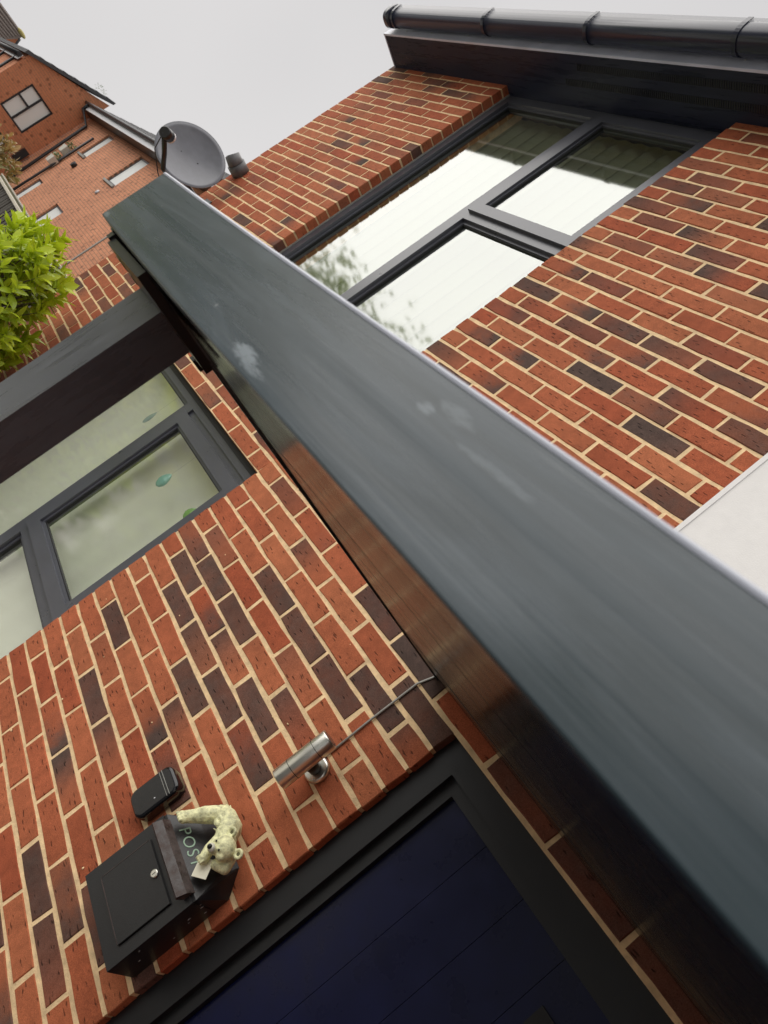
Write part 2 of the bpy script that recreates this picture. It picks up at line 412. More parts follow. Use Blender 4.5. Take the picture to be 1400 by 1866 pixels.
def leaf_material(name, c_old, c_new):
    m, t, b = mat(name)
    lk = t.links.new
    oi = nd(t, 'ShaderNodeObjectInfo')
    at = nd(t, 'ShaderNodeAttribute', attribute_name='tone')
    geo = nd(t, 'ShaderNodeNewGeometry')
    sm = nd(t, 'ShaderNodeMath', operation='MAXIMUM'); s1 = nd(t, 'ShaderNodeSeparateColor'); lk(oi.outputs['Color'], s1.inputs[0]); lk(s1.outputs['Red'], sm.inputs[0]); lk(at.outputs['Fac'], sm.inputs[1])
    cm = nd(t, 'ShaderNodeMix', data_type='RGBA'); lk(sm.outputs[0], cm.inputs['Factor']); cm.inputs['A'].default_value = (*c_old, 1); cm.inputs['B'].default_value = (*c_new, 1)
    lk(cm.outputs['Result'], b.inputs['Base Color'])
    b.inputs['Roughness'].default_value = 0.33
    b.inputs['Specular IOR Level'].default_value = 0.5
    tl = nd(t, 'ShaderNodeBsdfTranslucent'); lk(cm.outputs['Result'], tl.inputs['Color'])
    ms = nd(t, 'ShaderNodeMixShader'); ms.inputs[0].default_value = 0.3; lk(b.outputs[0], ms.inputs[1]); lk(tl.outputs[0], ms.inputs[2])
    lk(ms.outputs[0], t.nodes['Material Output'].inputs['Surface'])
    return m

M = {}
M['brick'] = brick_material('multi_stock_brick', True)
M['brick_mass'] = brick_material('multi_stock_brick_mass', False)
M['mortar'] = simple('buff_mortar', (0.83, 0.60, 0.34), 0.95, noise=0.24, nscale=26, bump=1.0, bscale=260)
M['frame'] = simple('anthracite_frame', (0.066, 0.069, 0.085), 0.30, spec=0.9, noise=0.10, nscale=5)
M['gasket'] = simple('black_gasket', (0.008, 0.008, 0.009), 0.6)
M['soffit'] = simple('black_gloss_panel', (0.009, 0.009, 0.010), 0.24, spec=0.20, noise=0.25, nscale=5, stretch=(0.6, 12, 12), bump=0.10, bscale=9)
M['black'] = simple('black_plastic', (0.012, 0.012, 0.013), 0.3, spec=0.5)
M['fascia'] = fascia_material()
M['post'] = simple('anthracite_post', (0.078, 0.083, 0.096), 0.30, spec=0.65, noise=0.25, nscale=9, stretch=(6, 6, 1))
M['eaves'] = simple('eaves_plastic', (0.60, 0.63, 0.76), 0.36, spec=0.6, noise=0.1, nscale=8)
M['eaves_soffit'] = simple('eaves_soffit_panel', (0.020, 0.023, 0.040), 0.30, spec=0.2, noise=0.25, nscale=5, stretch=(0.8, 9, 9))
M['gutter'] = simple('gutter_plastic', (0.017, 0.021, 0.042), 0.26, spec=0.5)
M['trim'] = simple('pale_trim', (0.36, 0.38, 0.44), 0.35)
M['pin'] = simple('pale_pin', (0.6, 0.6, 0.62), 0.3)
M['render'] = simple('white_render', (0.83, 0.81, 0.79), 0.8, noise=0.03, nscale=30, bump=0.25, bscale=260)
M['glass'] = glass_material('window_glass', 3.6, (0.80, 0.85, 0.78), 0.05)
M['glass_low'] = glass_material('lower_window_glass', 3.5, (0.97, 1.0, 0.95), 0.09)
M['door'] = simple('navy_door', (0.0022, 0.0045, 0.040), 0.30, spec=0.30, noise=0.2, nscale=12)
M['door_frame'] = simple('door_frame_grey', (0.009, 0.0092, 0.0105), 0.42, spec=0.5, noise=0.15, nscale=14, bump=0.03)
M['steel'] = simple('brushed_steel', (0.74, 0.73, 0.66), 0.31, metal=1.0)
M['lens'] = simple('lamp_lens', (0.05, 0.05, 0.05), 0.1)
M['conduit'] = simple('grey_conduit', (0.32, 0.32, 0.29), 0.5, noise=0.2, nscale=40)
M['gloss_black'] = simple('gloss_black_case', (0.006, 0.006, 0.008), 0.10, spec=0.6)
M['iron'] = simple('black_painted_box', (0.017, 0.017, 0.018), 0.36, spec=0.5, noise=0.14, nscale=30, bump=0.18, bscale=240)
M['rust'] = simple('worn_rusty_lip', (0.060, 0.044, 0.040), 0.6, noise=0.55, nscale=40, bump=0.5, bscale=200)
M['letter_paint'] = simple('pale_green_lettering', (0.32, 0.46, 0.34), 0.55, noise=0.15, nscale=80)
M['resin'] = simple('painted_resin_fur', (0.74, 0.73, 0.43), 0.6, noise=0.45, nscale=75, bump=1.0, bscale=150)
M['muzzle'] = simple('painted_resin_muzzle', (0.68, 0.66, 0.56), 0.55, noise=0.2, nscale=60, bump=0.6, bscale=260)
M['nose'] = simple('black_paint', (0.006, 0.006, 0.006), 0.25)
M['paper'] = simple('cream_envelope', (0.82, 0.78, 0.62), 0.7, noise=0.04)
M['dish'] = simple('grey_dish', (0.155, 0.16, 0.185), 0.34, spec=0.6, noise=0.18, nscale=6, stretch=(1, 1, 2))
M['pipe'] = simple('grey_flue_pipe', (0.14, 0.14, 0.145), 0.5, noise=0.2, nscale=30)
M['curtain'] = cloth_material('sage_curtain', (0.36, 0.38, 0.26), 0.45)
M['net'] = cloth_material('pale_net', (0.94, 0.95, 0.84), 0.30)
M['room'] = simple('room_plaster', (0.6, 0.58, 0.5), 0.9)
M['teal_glass'] = simple('teal_glass', (0.22, 0.50, 0.50), 0.12, spec=0.7, coat=0.5)
M['green_glass'] = simple('green_glass', (0.22, 0.46, 0.14), 0.12, spec=0.7, coat=0.5)
M['blue_glass'] = simple('blue_glass', (0.36, 0.46, 0.50), 0.12, spec=0.7, coat=0.5)
M['wood'] = simple('weathered_board', (0.050, 0.042, 0.033), 0.85, noise=0.45, nscale=12, stretch=(6, 6, 0.6), bump=0.5)
M['olive'] = simple('mossy_board', (0.16, 0.15, 0.075), 0.85, noise=0.35, nscale=10, stretch=(0.6, 6, 6), bump=0.4)
M['pale_wood'] = simple('bleached_rail', (0.50, 0.46, 0.38), 0.8, noise=0.25, nscale=20, stretch=(0.4, 6, 6))
M['stem'] = simple('shrub_stem', (0.10, 0.075, 0.045), 0.8)
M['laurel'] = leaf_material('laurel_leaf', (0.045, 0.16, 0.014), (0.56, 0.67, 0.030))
M['golden'] = leaf_material('golden_leaf', (0.20, 0.30, 0.03), (0.62, 0.62, 0.06))
M['tree'] = leaf_material('tree_leaf', (0.10, 0.17, 0.07), (0.22, 0.31, 0.13))
M['pale_leaf'] = leaf_material('pale_tree_leaf', (0.18, 0.28, 0.07), (0.38, 0.46, 0.13))
M['photinia'] = leaf_material('photinia_leaf', (0.09, 0.17, 0.03), (0.42, 0.27, 0.10))
M['paving'] = simple('dark_asphalt', (0.06, 0.059, 0.058), 0.9, noise=0.2, nscale=6)
M['concrete'] = simple('pale_concrete', (0.50, 0.485, 0.44), 0.9, noise=0.15, nscale=5)
M['tile_dark'] = simple('dark_roof_tile', (0.075, 0.075, 0.078), 0.8, noise=0.35, nscale=14)
M['tile_pale'] = simple('pale_roof_tile', (0.30, 0.25, 0.22), 0.85, noise=0.2, nscale=10)
M['lichen'] = simple('yellow_lichen', (0.42, 0.36, 0.13), 0.9, noise=0.3, nscale=30)
M['white_trim'] = simple('white_trim', (0.75, 0.75, 0.77), 0.5)
M['dark_trim'] = simple('dark_trim', (0.02, 0.02, 0.023), 0.45)
M['far_x'] = tex_brick_material('terrace_brick', False, (0.68, 0.30, 0.165), (0.58, 0.25, 0.14), (0.30, 0.17, 0.11))
M['far_y'] = tex_brick_material('gable_brick', True, (0.66, 0.26, 0.13), (0.57, 0.22, 0.115), (0.42, 0.21, 0.12))
M['flank'] = tex_brick_material('flank_brick', True, (0.40, 0.11, 0.052), (0.33, 0.085, 0.045), (0.55, 0.40, 0.24))
M['planter'] = simple('cream_planter', (0.66, 0.64, 0.56), 0.6)
M['far_pane'] = simple('obscured_glass', (0.88, 0.90, 0.87), 0.35, spec=0.4)
M['far_clear'] = glass_material('far_window_glass', 1.45, (0.95, 0.97, 0.94))
M['blind'] = simple('pale_blind', (0.80, 0.82, 0.74), 0.9)

# ------------------------------------------------------------------ setting
g = MB().poly([(-150, -150, GROUND), (150, -150, GROUND), (150, 150, GROUND), (-150, 150, GROUND)]).build('ground', M['paving'])
tag(g, kind='structure')
dv = MB().poly([(-14, -7.5, GROUND + 0.004), (0.3, -7.5, GROUND + 0.004), (0.3, -0.25, GROUND + 0.004), (-14, -0.25, GROUND + 0.004)]).build('driveway', M['concrete'])
tag(dv, kind='structure')

# ------------------------------------------------------------------ the brick house
XC, XW0, XP = -2.90, -1.575, 1.306          # left corner, window left, white panel edge
HEAD = -2.4375                              # lower window and door head (a bed joint)
UP0, UP1 = -1.9125, 0.0795                   # upper window
LO0 = -4.2
DX0, DX1 = 1.345, 2.36                      # door opening
XR = 3.4
house = empty('brick_house')
tag(house, 'red and dark brick house front with grey windows and white panel above the door', 'house')

mw = MB()
Y0, Y1 = 0.0024, 0.30
def wallbox(x0, x1, z0, z1):
    mw.box(x0, x1, Y0, Y1, z0, z1)
wallbox(XC + 0.006, XW0 - 0.004, GROUND, 0.30)
wallbox(XW0 - 0.004, 0.004, HEAD + 0.003, UP0 - 0.003)
wallbox(XW0 - 0.004, 0.004, GROUND, LO0)
mw.box(XW0 - 0.004, 0.004, Y0, 0.075, UP1 + 0.02, 0.30)
wallbox(0.004, DX0 - 0.004, GROUND, 0.30)
wallbox(DX0 - 0.004, DX1 + 0.004, HEAD - 0.006, 0.30)
wallbox(DX1 + 0.004, XR, GROUND, 0.30)
wall = mw.build('wall', M['mortar'], house)

DARK = {(37,0):(0.6,0.9),(38,1):(1,1),(39,1):(1,1),(39,2):(1,0.6),(40,3):(1,1),(36,1):(0.75,0.55),(37,1):(1,1),(39,3):(1,1),(38,3):(1,0.3),(35,2):(0.9,1),(35,3):(0.9,1),(36,4):(0.7,0.3),(33,2):(0.9,0.2),(32,1):(0.8,0.5),(37,4):(1,0.4),(38,2):(0,1.1),(35,4):(0.9,1),(42,1):(1,1),(32,2):(0,0.5),(37,3):(0.5,0),(44,2):(1,1),(44,3):(1,0.3),(46,2):(-0.2,1.1),(46,3):(1.2,0.2),(41,3):(1,0.2),(42,3):(-0.1,1.2),(42,4):(0.6,1),(48,4):(1,1),(43,1):(0.5,0.3),(47,4):(0.6,1),(48,5):(1,0.7),(50,5):(0.3,1),(46,5):(0.9,1),(45,5):(1,1),(50,4):(1,1),(32,4):(1,1),(32,5):(1.3,1.3),(33,5):(1,1),(34,5):(1,1),(38,4):(1,1),(39,4):(0.6,1.1),(32,-106):(0.7,0.5),(31,-103):(0.6,0.6),(3,0):(0.7,0.5),(4,1):(0.8,0.6),(5,0):(0.8,0.9),(5,1):(0.7,0.5),(6,1):(0.6,1),(7,0):(1,0.6),(8,1):(0.8,0.7),(8,2):(1.2,0.2),(10,1):(0.6,0.7),(11,0):(1,0.2),(10,2):(0.5,0.8),(9,2):(1,0.7),(13,0):(-0.3,1),(10,3):(1.2,0.1),(10,4):(1,1),(11,3):(0.5,0.4),(15,0):(1,1),(15,1):(0.2,1.2),(6,3):(1,1),(0,1):(0.7,0.4),(15,2):(0.8,1),(15,3):(1,0.6),(16,3):(0.2,1),(17,1):(0.2,0.4),(18,3):(1.3,1.2),(18,4):(0.6,0.9),(17,4):(1,0.1),(15,4):(0.9,0.9),(19,4):(1.3,1),(17,5):(0.8,0.9),(16,5):(0,0.8),(17,2):(0.2,1.0),(17,0):(0.5,0.8),(19,0):(0.2,1.1),(21,0):(1,0.5),(19,1):(0.1,1.4),(22,1):(1,1),(21,1):(0,1),(16,1):(0.6,0.3),(21,5):(0.9,1),(0,-6):(0.8,0.8),(-1,-6):(1,1),(1,-6):(1,1),(-1,-4):(1,0.6),(0,-3):(1,0.2),(1,-3):(1,0.1),(1,-2):(1,0.8),(1,-1):(1,0),(3,-3):(0.7,0.7),(4,-4):(0.6,0.6),(5,-5):(0.6,0.6),(3,-5):(0.7,0.7),(7,-5):(0.2,1),(9,-4):(0.7,0.8),(10,-4):(1,0.8),(11,-4):(0.6,0.7),(9,-3):(-0.2,1.2),(8,-3):(0.5,0.5),(9,-2):(0.6,0.3),(11,-2):(-0.1,1.2),(9,-1):(0.6,0.5),(12,-3):(0.6,0.6),(14,-2):(0.6,0.9),(14,-3):(0.6,0.5),(13,-1):(0.6,0.4),(14,-4):(0.6,0.6),(15,-1):(0.6,0.6),(17,-4):(0.6,0.5),(17,-5):(0.6,0.5),(18,-3):(0,0.6),(21,-3):(1,1),(20,-2):(-0.1,0.8),(19,-1):(1.2,0.1),(21,-2):(-0.1,0.8),(21,-1):(-0.1,0.9),(20,-6):(-0.2,1),(19,-5):(0.9,0.5),(19,-6):(-0.2,0.9),(35,-6):(1,1),(32,-6):(0.9,0.9),(32,-4):(0.8,0.8),(34,-4):(0.8,0.8),(38,-4):(0.8,0.8),(37,-4):(0.3,0.6)}

H2, CO, JT = 0.1125, 0.075, 0.0112          # half brick, course, joint

def brick_bm(bm, x0, x1, z0, z1, y0, seed, depth=0.098):
    """one brick: uneven eight point face, chamfered arris, plain sides; returns new faces"""
    r = random.Random(seed)
    w = x1 - x0
    def j(s): return r.uniform(-s, s)
    nx = 3 if w > 0.15 else 2
    xs = [x0 + w * i / nx for i in range(nx + 1)]
    loop = [(x, z0) for x in xs] + [(x, z1) for x in reversed(xs)]
    q = 0.0019
    back = [bm.verts.new((x, y0 + depth, z)) for x, z in loop]
    mid, front = [], []
    cx, cz = (x0 + x1) / 2, (z0 + z1) / 2
    for x, z in loop:
        jx, jz = j(q), j(q)
        ch = r.uniform(0.0012, 0.0034)
        mid.append(bm.verts.new((x + jx, y0 + ch * 1.2, z + jz)))
        sx = ch if x < cx - w * 0.45 else (-ch if x > cx + w * 0.45 else 0)
        front.append(bm.verts.new((x + jx + sx, y0 + j(0.0005), z + jz + (ch if z < cz else -ch))))
    n = len(loop)
    faces = [bm.faces.new(front)]
    for a, b in ((front, mid), (mid, back)):
        for i in range(n):
            k = (i + 1) % n
            faces.append(bm.faces.new((b[i], b[k], a[k], a[i])))
    return faces

def uv_brick(bm, faces, x0, x1, lay):
    for f in faces:
        for lp in f.loops:
            lp[lay].uv = ((lp.vert.co.x - x0) / (x1 - x0), 0.5)

bricks = []                                  # (x0, x1, z0, z1, k, j)
def course(k, x_lo, x_hi, first_half, j0=0, step=2 * H2, reverse=False):
    z0 = -(k + 0.5) * CO + JT / 2
    z1 = -(k - 0.5) * CO - JT / 2
    if not reverse:
        x = x_lo; j = j0; half = first_half
        while x < x_hi - 0.02:
            w = step / 2 if half else step
            half = False
            xe = min(x + w, x_hi)
            bricks.append((x + (JT / 2 if x > x_lo + 1e-4 else 0), xe - (JT / 2 if xe < x_hi - 1e-4 else 0), z0, z1, k, j))
            x += w; j += 1
    else:
        x = x_hi; j = j0; half = first_half
        while x > x_lo + 0.02:
            w = step / 2 if half else step
            half = False
            xs = max(x - w, x_lo)
            bricks.append((xs + (JT / 2 if xs > x_lo + 1e-4 else 0), x - (JT / 2 if x < x_hi - 1e-4 else 0), z0, z1, k, j))
            x -= w; j -= 1

for k in range(-1, 61):
    z = -k * CO
    course(k, XC, XW0, k % 2 == 0, -1, (XW0 - XC) / 6.0, True)
    in_up = UP0 < z < 0.2
    in_lo = LO0 < z < HEAD
    if not in_up and not in_lo:
        course(k, XW0, 0.0, k % 2 == 0, -107)
    if z > HEAD:
        course(k, 0.0, XP if k < 31 else XR, k % 2 == 0)
    else:
        course(k, 0.0, DX0, k % 2 == 0)
        course(k, DX1, XR, k % 2 == 1, 40)

FASCIA_PX = [(310, 320), (185, 390), (400, 640), (820, 1120), (1400, 1790), (1400, 1090)]
POST_PX = [(0, 690), (264, 522), (354, 637), (0, 878)]
WHITE_PX = [(1240, 965), (1400, 843), (1400, 1090)]
def inside(p, poly):
    x, y = p[0], p[1]; c = False
    for (xa, ya), (xb, yb) in zip(poly, poly[1:] + poly[:1]):
        if (ya > y) != (yb > y) and x < (xb - xa) * (y - ya) / (yb - ya) + xa:
            c = not c
    return c
def score(b):
    pr = [project((x, 0, z)) for x, z in ((b[0], b[2]), (b[1], b[2]), (b[1], b[3]), (b[0], b[3]))]
    if any(p is None for p in pr): return 0
    cx = sum(p[0] for p in pr) / 4; cy = sum(p[1] for p in pr) / 4
    if not (-25 < cx < 1425 and -25 < cy < 1890): return 0
    if any(inside((cx, cy), q) for q in (FASCIA_PX, POST_PX, WHITE_PX)): return 0
    if cx > 880 and cy > 1330 and b[4] > 32: return 0
    a = 0
    for i in range(4):
        p, q = pr[i], pr[(i + 1) % 4]
        a += p[0] * q[1] - q[0] * p[1]
    return abs(a) / 2
order = sorted(range(len(bricks)), key=lambda i: -score(bricks[i]))
single = set(i for i in order[:298] if score(bricks[i]) > 0)

def tone(b):
    if (b[4], b[5]) in DARK:
        l, r = DARK[(b[4], b[5])]
        return (max(0, l), max(0, r), R.random())
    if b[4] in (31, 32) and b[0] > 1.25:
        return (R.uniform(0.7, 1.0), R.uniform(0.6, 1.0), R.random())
    v = R.random()
    known = (b[1] > 0 and b[4] < 23) or (b[0] > -0.1 and 32 < b[4] < 50) or (b[1] < XW0 and b[4] < 22)
    if v < (0.05 if known else 0.20):
        a = R.uniform(0.5, 1.0)
        return (a, R.uniform(0.2, 1.0), R.random())
    return (R.uniform(0, 0.18), R.uniform(0, 0.18), R.random())

# pool of meshes so that alike bricks share their data
POOL = {}
def pooled(w, v):
    key = (round(w, 3), v)
    if key not in POOL:
        bm = bmesh.new()
        lay = bm.loops.layers.uv.new('UVMap')
        fs = brick_bm(bm, -w / 2, w / 2, -(CO - JT) / 2, (CO - JT) / 2, 0, hash(key) & 0xffff)
        uv_brick(bm, fs, -w / 2, w / 2, lay)
        bmesh.ops.recalc_face_normals(bm, faces=bm.faces[:])
        me = bpy.data.meshes.new('brick')
        bm.to_mesh(me); bm.free()
        me.materials.append(M['brick'])
        POOL[key] = me
    return POOL[key]

mass = bmesh.new()
mlay = mass.loops.layers.uv.new('UVMap')
mcol = mass.loops.layers.float_color.new('tone')
for i, b in enumerate(bricks):
    x0, x1, z0, z1, k, jj = b
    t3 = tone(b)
    dy = R.uniform(-0.0012, 0.0012); dz = R.uniform(-0.0012, 0.0012)
    if i in single:
        o = bpy.data.objects.new('brick', pooled(x1 - x0, R.randrange(7)))
        COL.objects.link(o)
        o.parent = wall
        o.location = ((x0 + x1) / 2, dy, (z0 + z1) / 2 + dz)
        o.rotation_euler = (R.uniform(-.008, .008), R.uniform(-.006, .006), R.uniform(-.004, .004))
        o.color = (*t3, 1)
    else:
        fs = brick_bm(mass, x0, x1, z0 + dz, z1 + dz, dy, i)
        uv_brick(mass, fs, x0, x1, mlay)
        for f in fs:
            for lp in f.loops:
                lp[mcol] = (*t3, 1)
bmesh.ops.recalc_face_normals(mass, faces=mass.faces[:])
me = bpy.data.meshes.new('remaining_bricks'); mass.to_mesh(me); mass.free()
me.materials.append(M['brick_mass'])
mo = bpy.data.objects.new('remaining_bricks', me); COL.objects.link(mo); mo.parent = wall
mo['kind'] = 'stuff'

# mortar smears on the wall face near the door
sm = MB()
for _ in range(16):
    x = R.uniform(0.05, 1.25); z = R.uniform(-3.9, -2.5)
    s = R.uniform(0.002, 0.006)
    sm.ball((x, -0.0005, z), s, 0.0012, s * R.uniform(0.4, 1.2), sub=1)
sm.build('mortar_smear', M['mortar'], wall)['kind'] = 'stuff'

# flank of the house, running back from the corner
MB().box(XC + 0.010, XC + 0.24, 0.301, 7.5, GROUND, 0.16).build('side_wall', M['flank'], house)

# white rendered panel over the door
MB().box(XP, XR, -0.016, -0.001, -2.372, 0.074).bevel(0.003).build('white_panel', M['render'], house)

MB().box(XP - 0.004, XP + 0.010, -0.0195, -0.0165, -2.372, 0.074).build('panel_bead', M['render'], house)

# ---- windows
def window(name, x0, x1, z0, z1, zt, glass, drop, yf=0.058):
    """outer frame with mullion and transom, fixed left light, opening top right sash, fixed lower light"""
    xm = (x0 + x1) / 2
    fw = 0.058
    m = MB()
    m.box(x0, x0 + fw, yf, yf + 0.07, z0, z1)
    m.box(x1 - fw, x1, yf, yf + 0.07, z0, z1)
    m.box(x0 + fw, x1 - fw, yf, yf + 0.07, z1 - fw, z1)
    m.box(x0 + fw, x1 - fw, yf, yf + 0.07, z0, z0 + fw)
    m.box(xm - 0.036, xm + 0.036, yf + 0.0005, yf + 0.069, z0 + fw, z1 - fw)
    m.box(xm + 0.036, x1 - fw, yf + 0.0005, yf + 0.069, zt - 0.036, zt + 0.036)
    if drop > 0.06:
        m.box(xm + 0.036, x1 - fw, yf + 0.012, yf + 0.069, z1 - drop - 0.02, z1 - fw)
    m.bevel(0.007, 3)
    w = m.build(name, M['frame'], house)
    def bead(ax0, ax1, az0, az1, y0, wd=0.016, nm='glazing_bead'):
        b = MB()
        b.box(ax0, ax0 + wd, y0, y0 + 0.02, az0, az1); b.box(ax1 - wd, ax1, y0, y0 + 0.02, az0, az1)
        b.box(ax0 + wd, ax1 - wd, y0, y0 + 0.02, az1 - wd, az1); b.box(ax0 + wd, ax1 - wd, y0, y0 + 0.02, az0, az0 + wd)
        b.bevel(0.004, 2).build(nm, M['frame'], w)
        gk = MB()
        e = wd; t = 0.005
        gk.box(ax0 + e, ax0 + e + t, y0 + 0.006, y0 + 0.02, az0 + e, az1 - e); gk.box(ax1 - e - t, ax1 - e, y0 + 0.006, y0 + 0.02, az0 + e, az1 - e)
        gk.box(ax0 + e + t, ax1 - e - t, y0 + 0.006, y0 + 0.02, az1 - e - t, az1 - e); gk.box(ax0 + e + t, ax1 - e - t, y0 + 0.006, y0 + 0.02, az0 + e, az0 + e + t)
        gk.build('gasket', M['gasket'], w)
    yb = yf + 0.018
    def pane(ax0, ax1, az0, az1, y, tilt):
        p = MB()
        p.poly([(ax0, y, az0), (ax1, y, az0), (ax1, y - tilt * (az1 - az0), az1), (ax0, y - tilt * (az1 - az0), az1)])
        p.build('pane', glass, w, recalc=False)
    # left fixed light
    bead(x0 + fw, xm - 0.036, z0 + fw, z1 - fw, yb)
    pane(x0 + fw, xm - 0.036, z0 + fw, z1 - fw, yb + 0.014, 0.0)
    # lower right fixed light
    bead(xm + 0.036, x1 - fw, z0 + fw, zt - 0.036, yb)
    pane(xm + 0.036, x1 - fw, z0 + fw, zt - 0.036, yb + 0.014, 0.0)
    if drop > 0.06:
        MB().box(x0, x1, yf - 0.006, yf - 0.0005, z1 - 0.026, z1 - 0.001).bevel(0.002, 1).build('head_strip', M['gasket'], w)  # black strip along the top of the frame head
    # opening sash, standing proud of the frame
    s0, s1, t0, t1 = xm + 0.022, x1 - 0.030, zt + 0.012, z1 - drop
    sw, ys = 0.062, yf - 0.017
    s = MB()
    s.box(s0, s0 + sw, ys, ys + 0.05, t0, t1); s.box(s1 - sw, s1, ys, ys + 0.05, t0, t1)
    s.box(s0 + sw, s1 - sw, ys, ys + 0.05, t1 - sw, t1); s.box(s0 + sw, s1 - sw, ys, ys + 0.05, t0, t0 + sw)
    s.bevel(0.008, 3)
    s.build('sash', M['frame'], w)
    bead(s0 + sw, s1 - sw, t0 + sw, t1 - sw, ys + 0.012, 0.012)
    pane(s0 + sw, s1 - sw, t0 + sw, t1 - sw, ys + 0.024, 0.0)
    return w
win_up = window('window', XW0, 0.0, UP0, UP1, -0.845, M['glass'], 0.036)
win_lo = window('window', XW0, 0.0, LO0, HEAD, -3.40, M['glass_low'], 0.088)
# sealant line between frame and reveal
MB().box(XW0, XW0 + 0.006, 0.050, 0.058, UP0, UP1).build('sealant', M['conduit'], house)
# ---- eaves: soffit, fascia, gutter, roof edge
EX0, EX1, EY, EZ = -2.86, 3.5, -0.222, 0.080
so = MB().box(EX0 + 0.012, EX1, EY + 0.012, 0.075, EZ, EZ + 0.012).build('eaves_soffit', M['eaves_soffit'], house)
for (xa, xb, ya) in ((-0.95, 3.4, -0.165), (-1.05, 3.4, -0.085)):
    v = MB()
    x = xa
    while x < xb:
        if int((x - xa) / 0.9) % 6 != 5:
            v.box(x, x + 0.005, ya, ya + 0.034, EZ - 0.0025, EZ)
        x += 0.012
    v.build('vent_slots', M['black'], so)['kind'] = 'stuff'
ef = MB().box(EX0, EX1, EY, EY + 0.012, EZ - 0.006, 0.29).bevel(0.003).build('eaves_fascia', M['eaves'], house)
MB().box(EX0, EX0 + 0.010, EY + 0.012, 0.10, EZ - 0.004, 0.30).build('eaves_end_board', M['eaves'], house)
for x in (-2.62, -2.33, -1.93, -1.26, -0.62, 0.0, 0.5):
    MB().ball((x, EY - 0.001, EZ + 0.045 + R.uniform(-.01, .01)), 0.006, 0.004, 0.006, sub=1).build('fixing_pin', M['pin'], ef)
GY0, GY1, GZ1 = EY - 0.012, -0.352, 0.184
def gutter_ring(x, grow=0.0):
    pr = []
    yc = (GY0 + GY1) / 2
    hw = (GY0 - GY1) / 2 + grow
    for i in range(0, 17):
        a = math.pi * i / 16
        y = yc - hw * math.cos(a) * (1)
        c, s = math.cos(a), math.sin(a)
        yy = yc - hw * (abs(c) ** 0.75) * (1 if c > 0 else -1)
        zz = GZ1 - (0.098 + grow) * (s ** 0.62)
        pr.append((x, yy, zz))
    inner = [(x, yc + (p[1] - yc) * 0.965, GZ1 - (GZ1 - p[2]) * 0.965) for p in reversed(pr)]
    return pr + inner
gut = MB().sweep(None, [gutter_ring(-2.80), gutter_ring(3.5)], smooth=True).build('gutter', M['gutter'], house)
MB().sweep(None, [gutter_ring(-2.815, 0.004), gutter_ring(-2.74, 0.004)], smooth=True).build('gutter_stop_end', M['gutter'], gut)
def cap_poly(x):
    return gutter_ring(x)[:17]
MB().prism(cap_poly(-2.812), (0.006, 0, 0)).build('gutter_end_cap', M['gutter'], gut)
for x in (-2.71, -1.70, -0.87, -0.02, 0.85):
    MB().sweep(None, [gutter_ring(x - 0.012, 0.0035), gutter_ring(x + 0.012, 0.0035)]).build('gutter_bracket', M['gutter'], gut)
rf = MB()
for i in range(4):
    y = -0.27 + i * 0.2; z = 0.285 + i * 0.11
    rf.obox((0.32, y + 0.12, z + 0.055), (3.2, 0, 0), (0, 0.14, 0.072), (0, -0.005, 0.010))
rf.build('roof_edge', M['tile_dark'], house)

# ---- door
door = empty('front_door'); door.parent = house
yd = 0.030
fr = MB()
fr.box(DX0 - 0.003, DX0 + 0.068, yd, yd + 0.07, GROUND, HEAD - 0.0055)
fr.box(DX1 - 0.068, DX1 + 0.003, yd, yd + 0.07, GROUND, HEAD - 0.0055)
fr.box(DX0 + 0.068, DX1 - 0.068, yd, yd + 0.07, HEAD - 0.070, HEAD - 0.0055)
fr.bevel(0.006, 2).build('door_frame', M['door_frame'], door)
st = MB()
st.box(DX0 + 0.068, DX0 + 0.100, yd + 0.022, yd + 0.06, GROUND, HEAD - 0.070)
st.box(DX1 - 0.100, DX1 - 0.068, yd + 0.022, yd + 0.06, GROUND, HEAD - 0.070)
st.box(DX0 + 0.100, DX1 - 0.100, yd + 0.022, yd + 0.06, HEAD - 0.102, HEAD - 0.070)
st.bevel(0.005, 2).build('door_stop', M['door_frame'], door)
nb = 6
x = DX0 + 0.101; wb = (DX1 - DX0 - 0.202) / nb
for i in range(nb):
    MB().box(x + 0.0006, x + wb - 0.0006, yd + 0.040, yd + 0.075, GROUND + 0.02, HEAD - 0.103).bevel(0.0014, 1).build('door_board', M['door'], door)
    x += wb
MB().box(DX0 + 0.1, DX1 - 0.1, yd + 0.0755, yd + 0.085, GROUND, HEAD - 0.1).build('door_core', M['gasket'], door)
MB().box(1.888, 1.926, yd + 0.030, yd + 0.0395, -2.680, -2.630).bevel(0.003, 1).build('door_knocker', M['gasket'], door)

# ------------------------------------------------------------------ porch canopy
can = empty('porch_canopy')
tag(can, 'flat dark grey porch canopy over the front door, its scuffed edge board crossing the picture', 'canopy')
FY = CAM.y + 0.28
ST = [  # x, bottom z, top z of the edge board
    (1.163, -2.4030, -2.3030), (1.30, -2.4058, -2.3055), (1.50, -2.4092, -2.3078), (1.76, -2.4118, -2.3098), (1.97, -2.4130, -2.3108),
    (2.16, -2.4150, -2.3122), (2.45, -2.4170, -2.3140), (3.4, -2.4210, -2.3180)]
def fasc_prof(x, zb, zt):
    c = 0.004
    rr = 0.0022
    low = [(x, FY + rr * (1 - math.cos(a)), zb + rr * (1 - math.sin(a))) for a in (math.pi / 2, math.pi * 0.42, math.pi * 0.33, math.pi * 0.25, math.pi * 0.17, math.pi * 0.08, 0)]
    return low + [(x, FY, zt - c), (x, FY + c * 0.35, zt - c * 0.3), (x, FY + c, zt), (x, FY + 0.02, zt), (x, FY + 0.02, zb)]
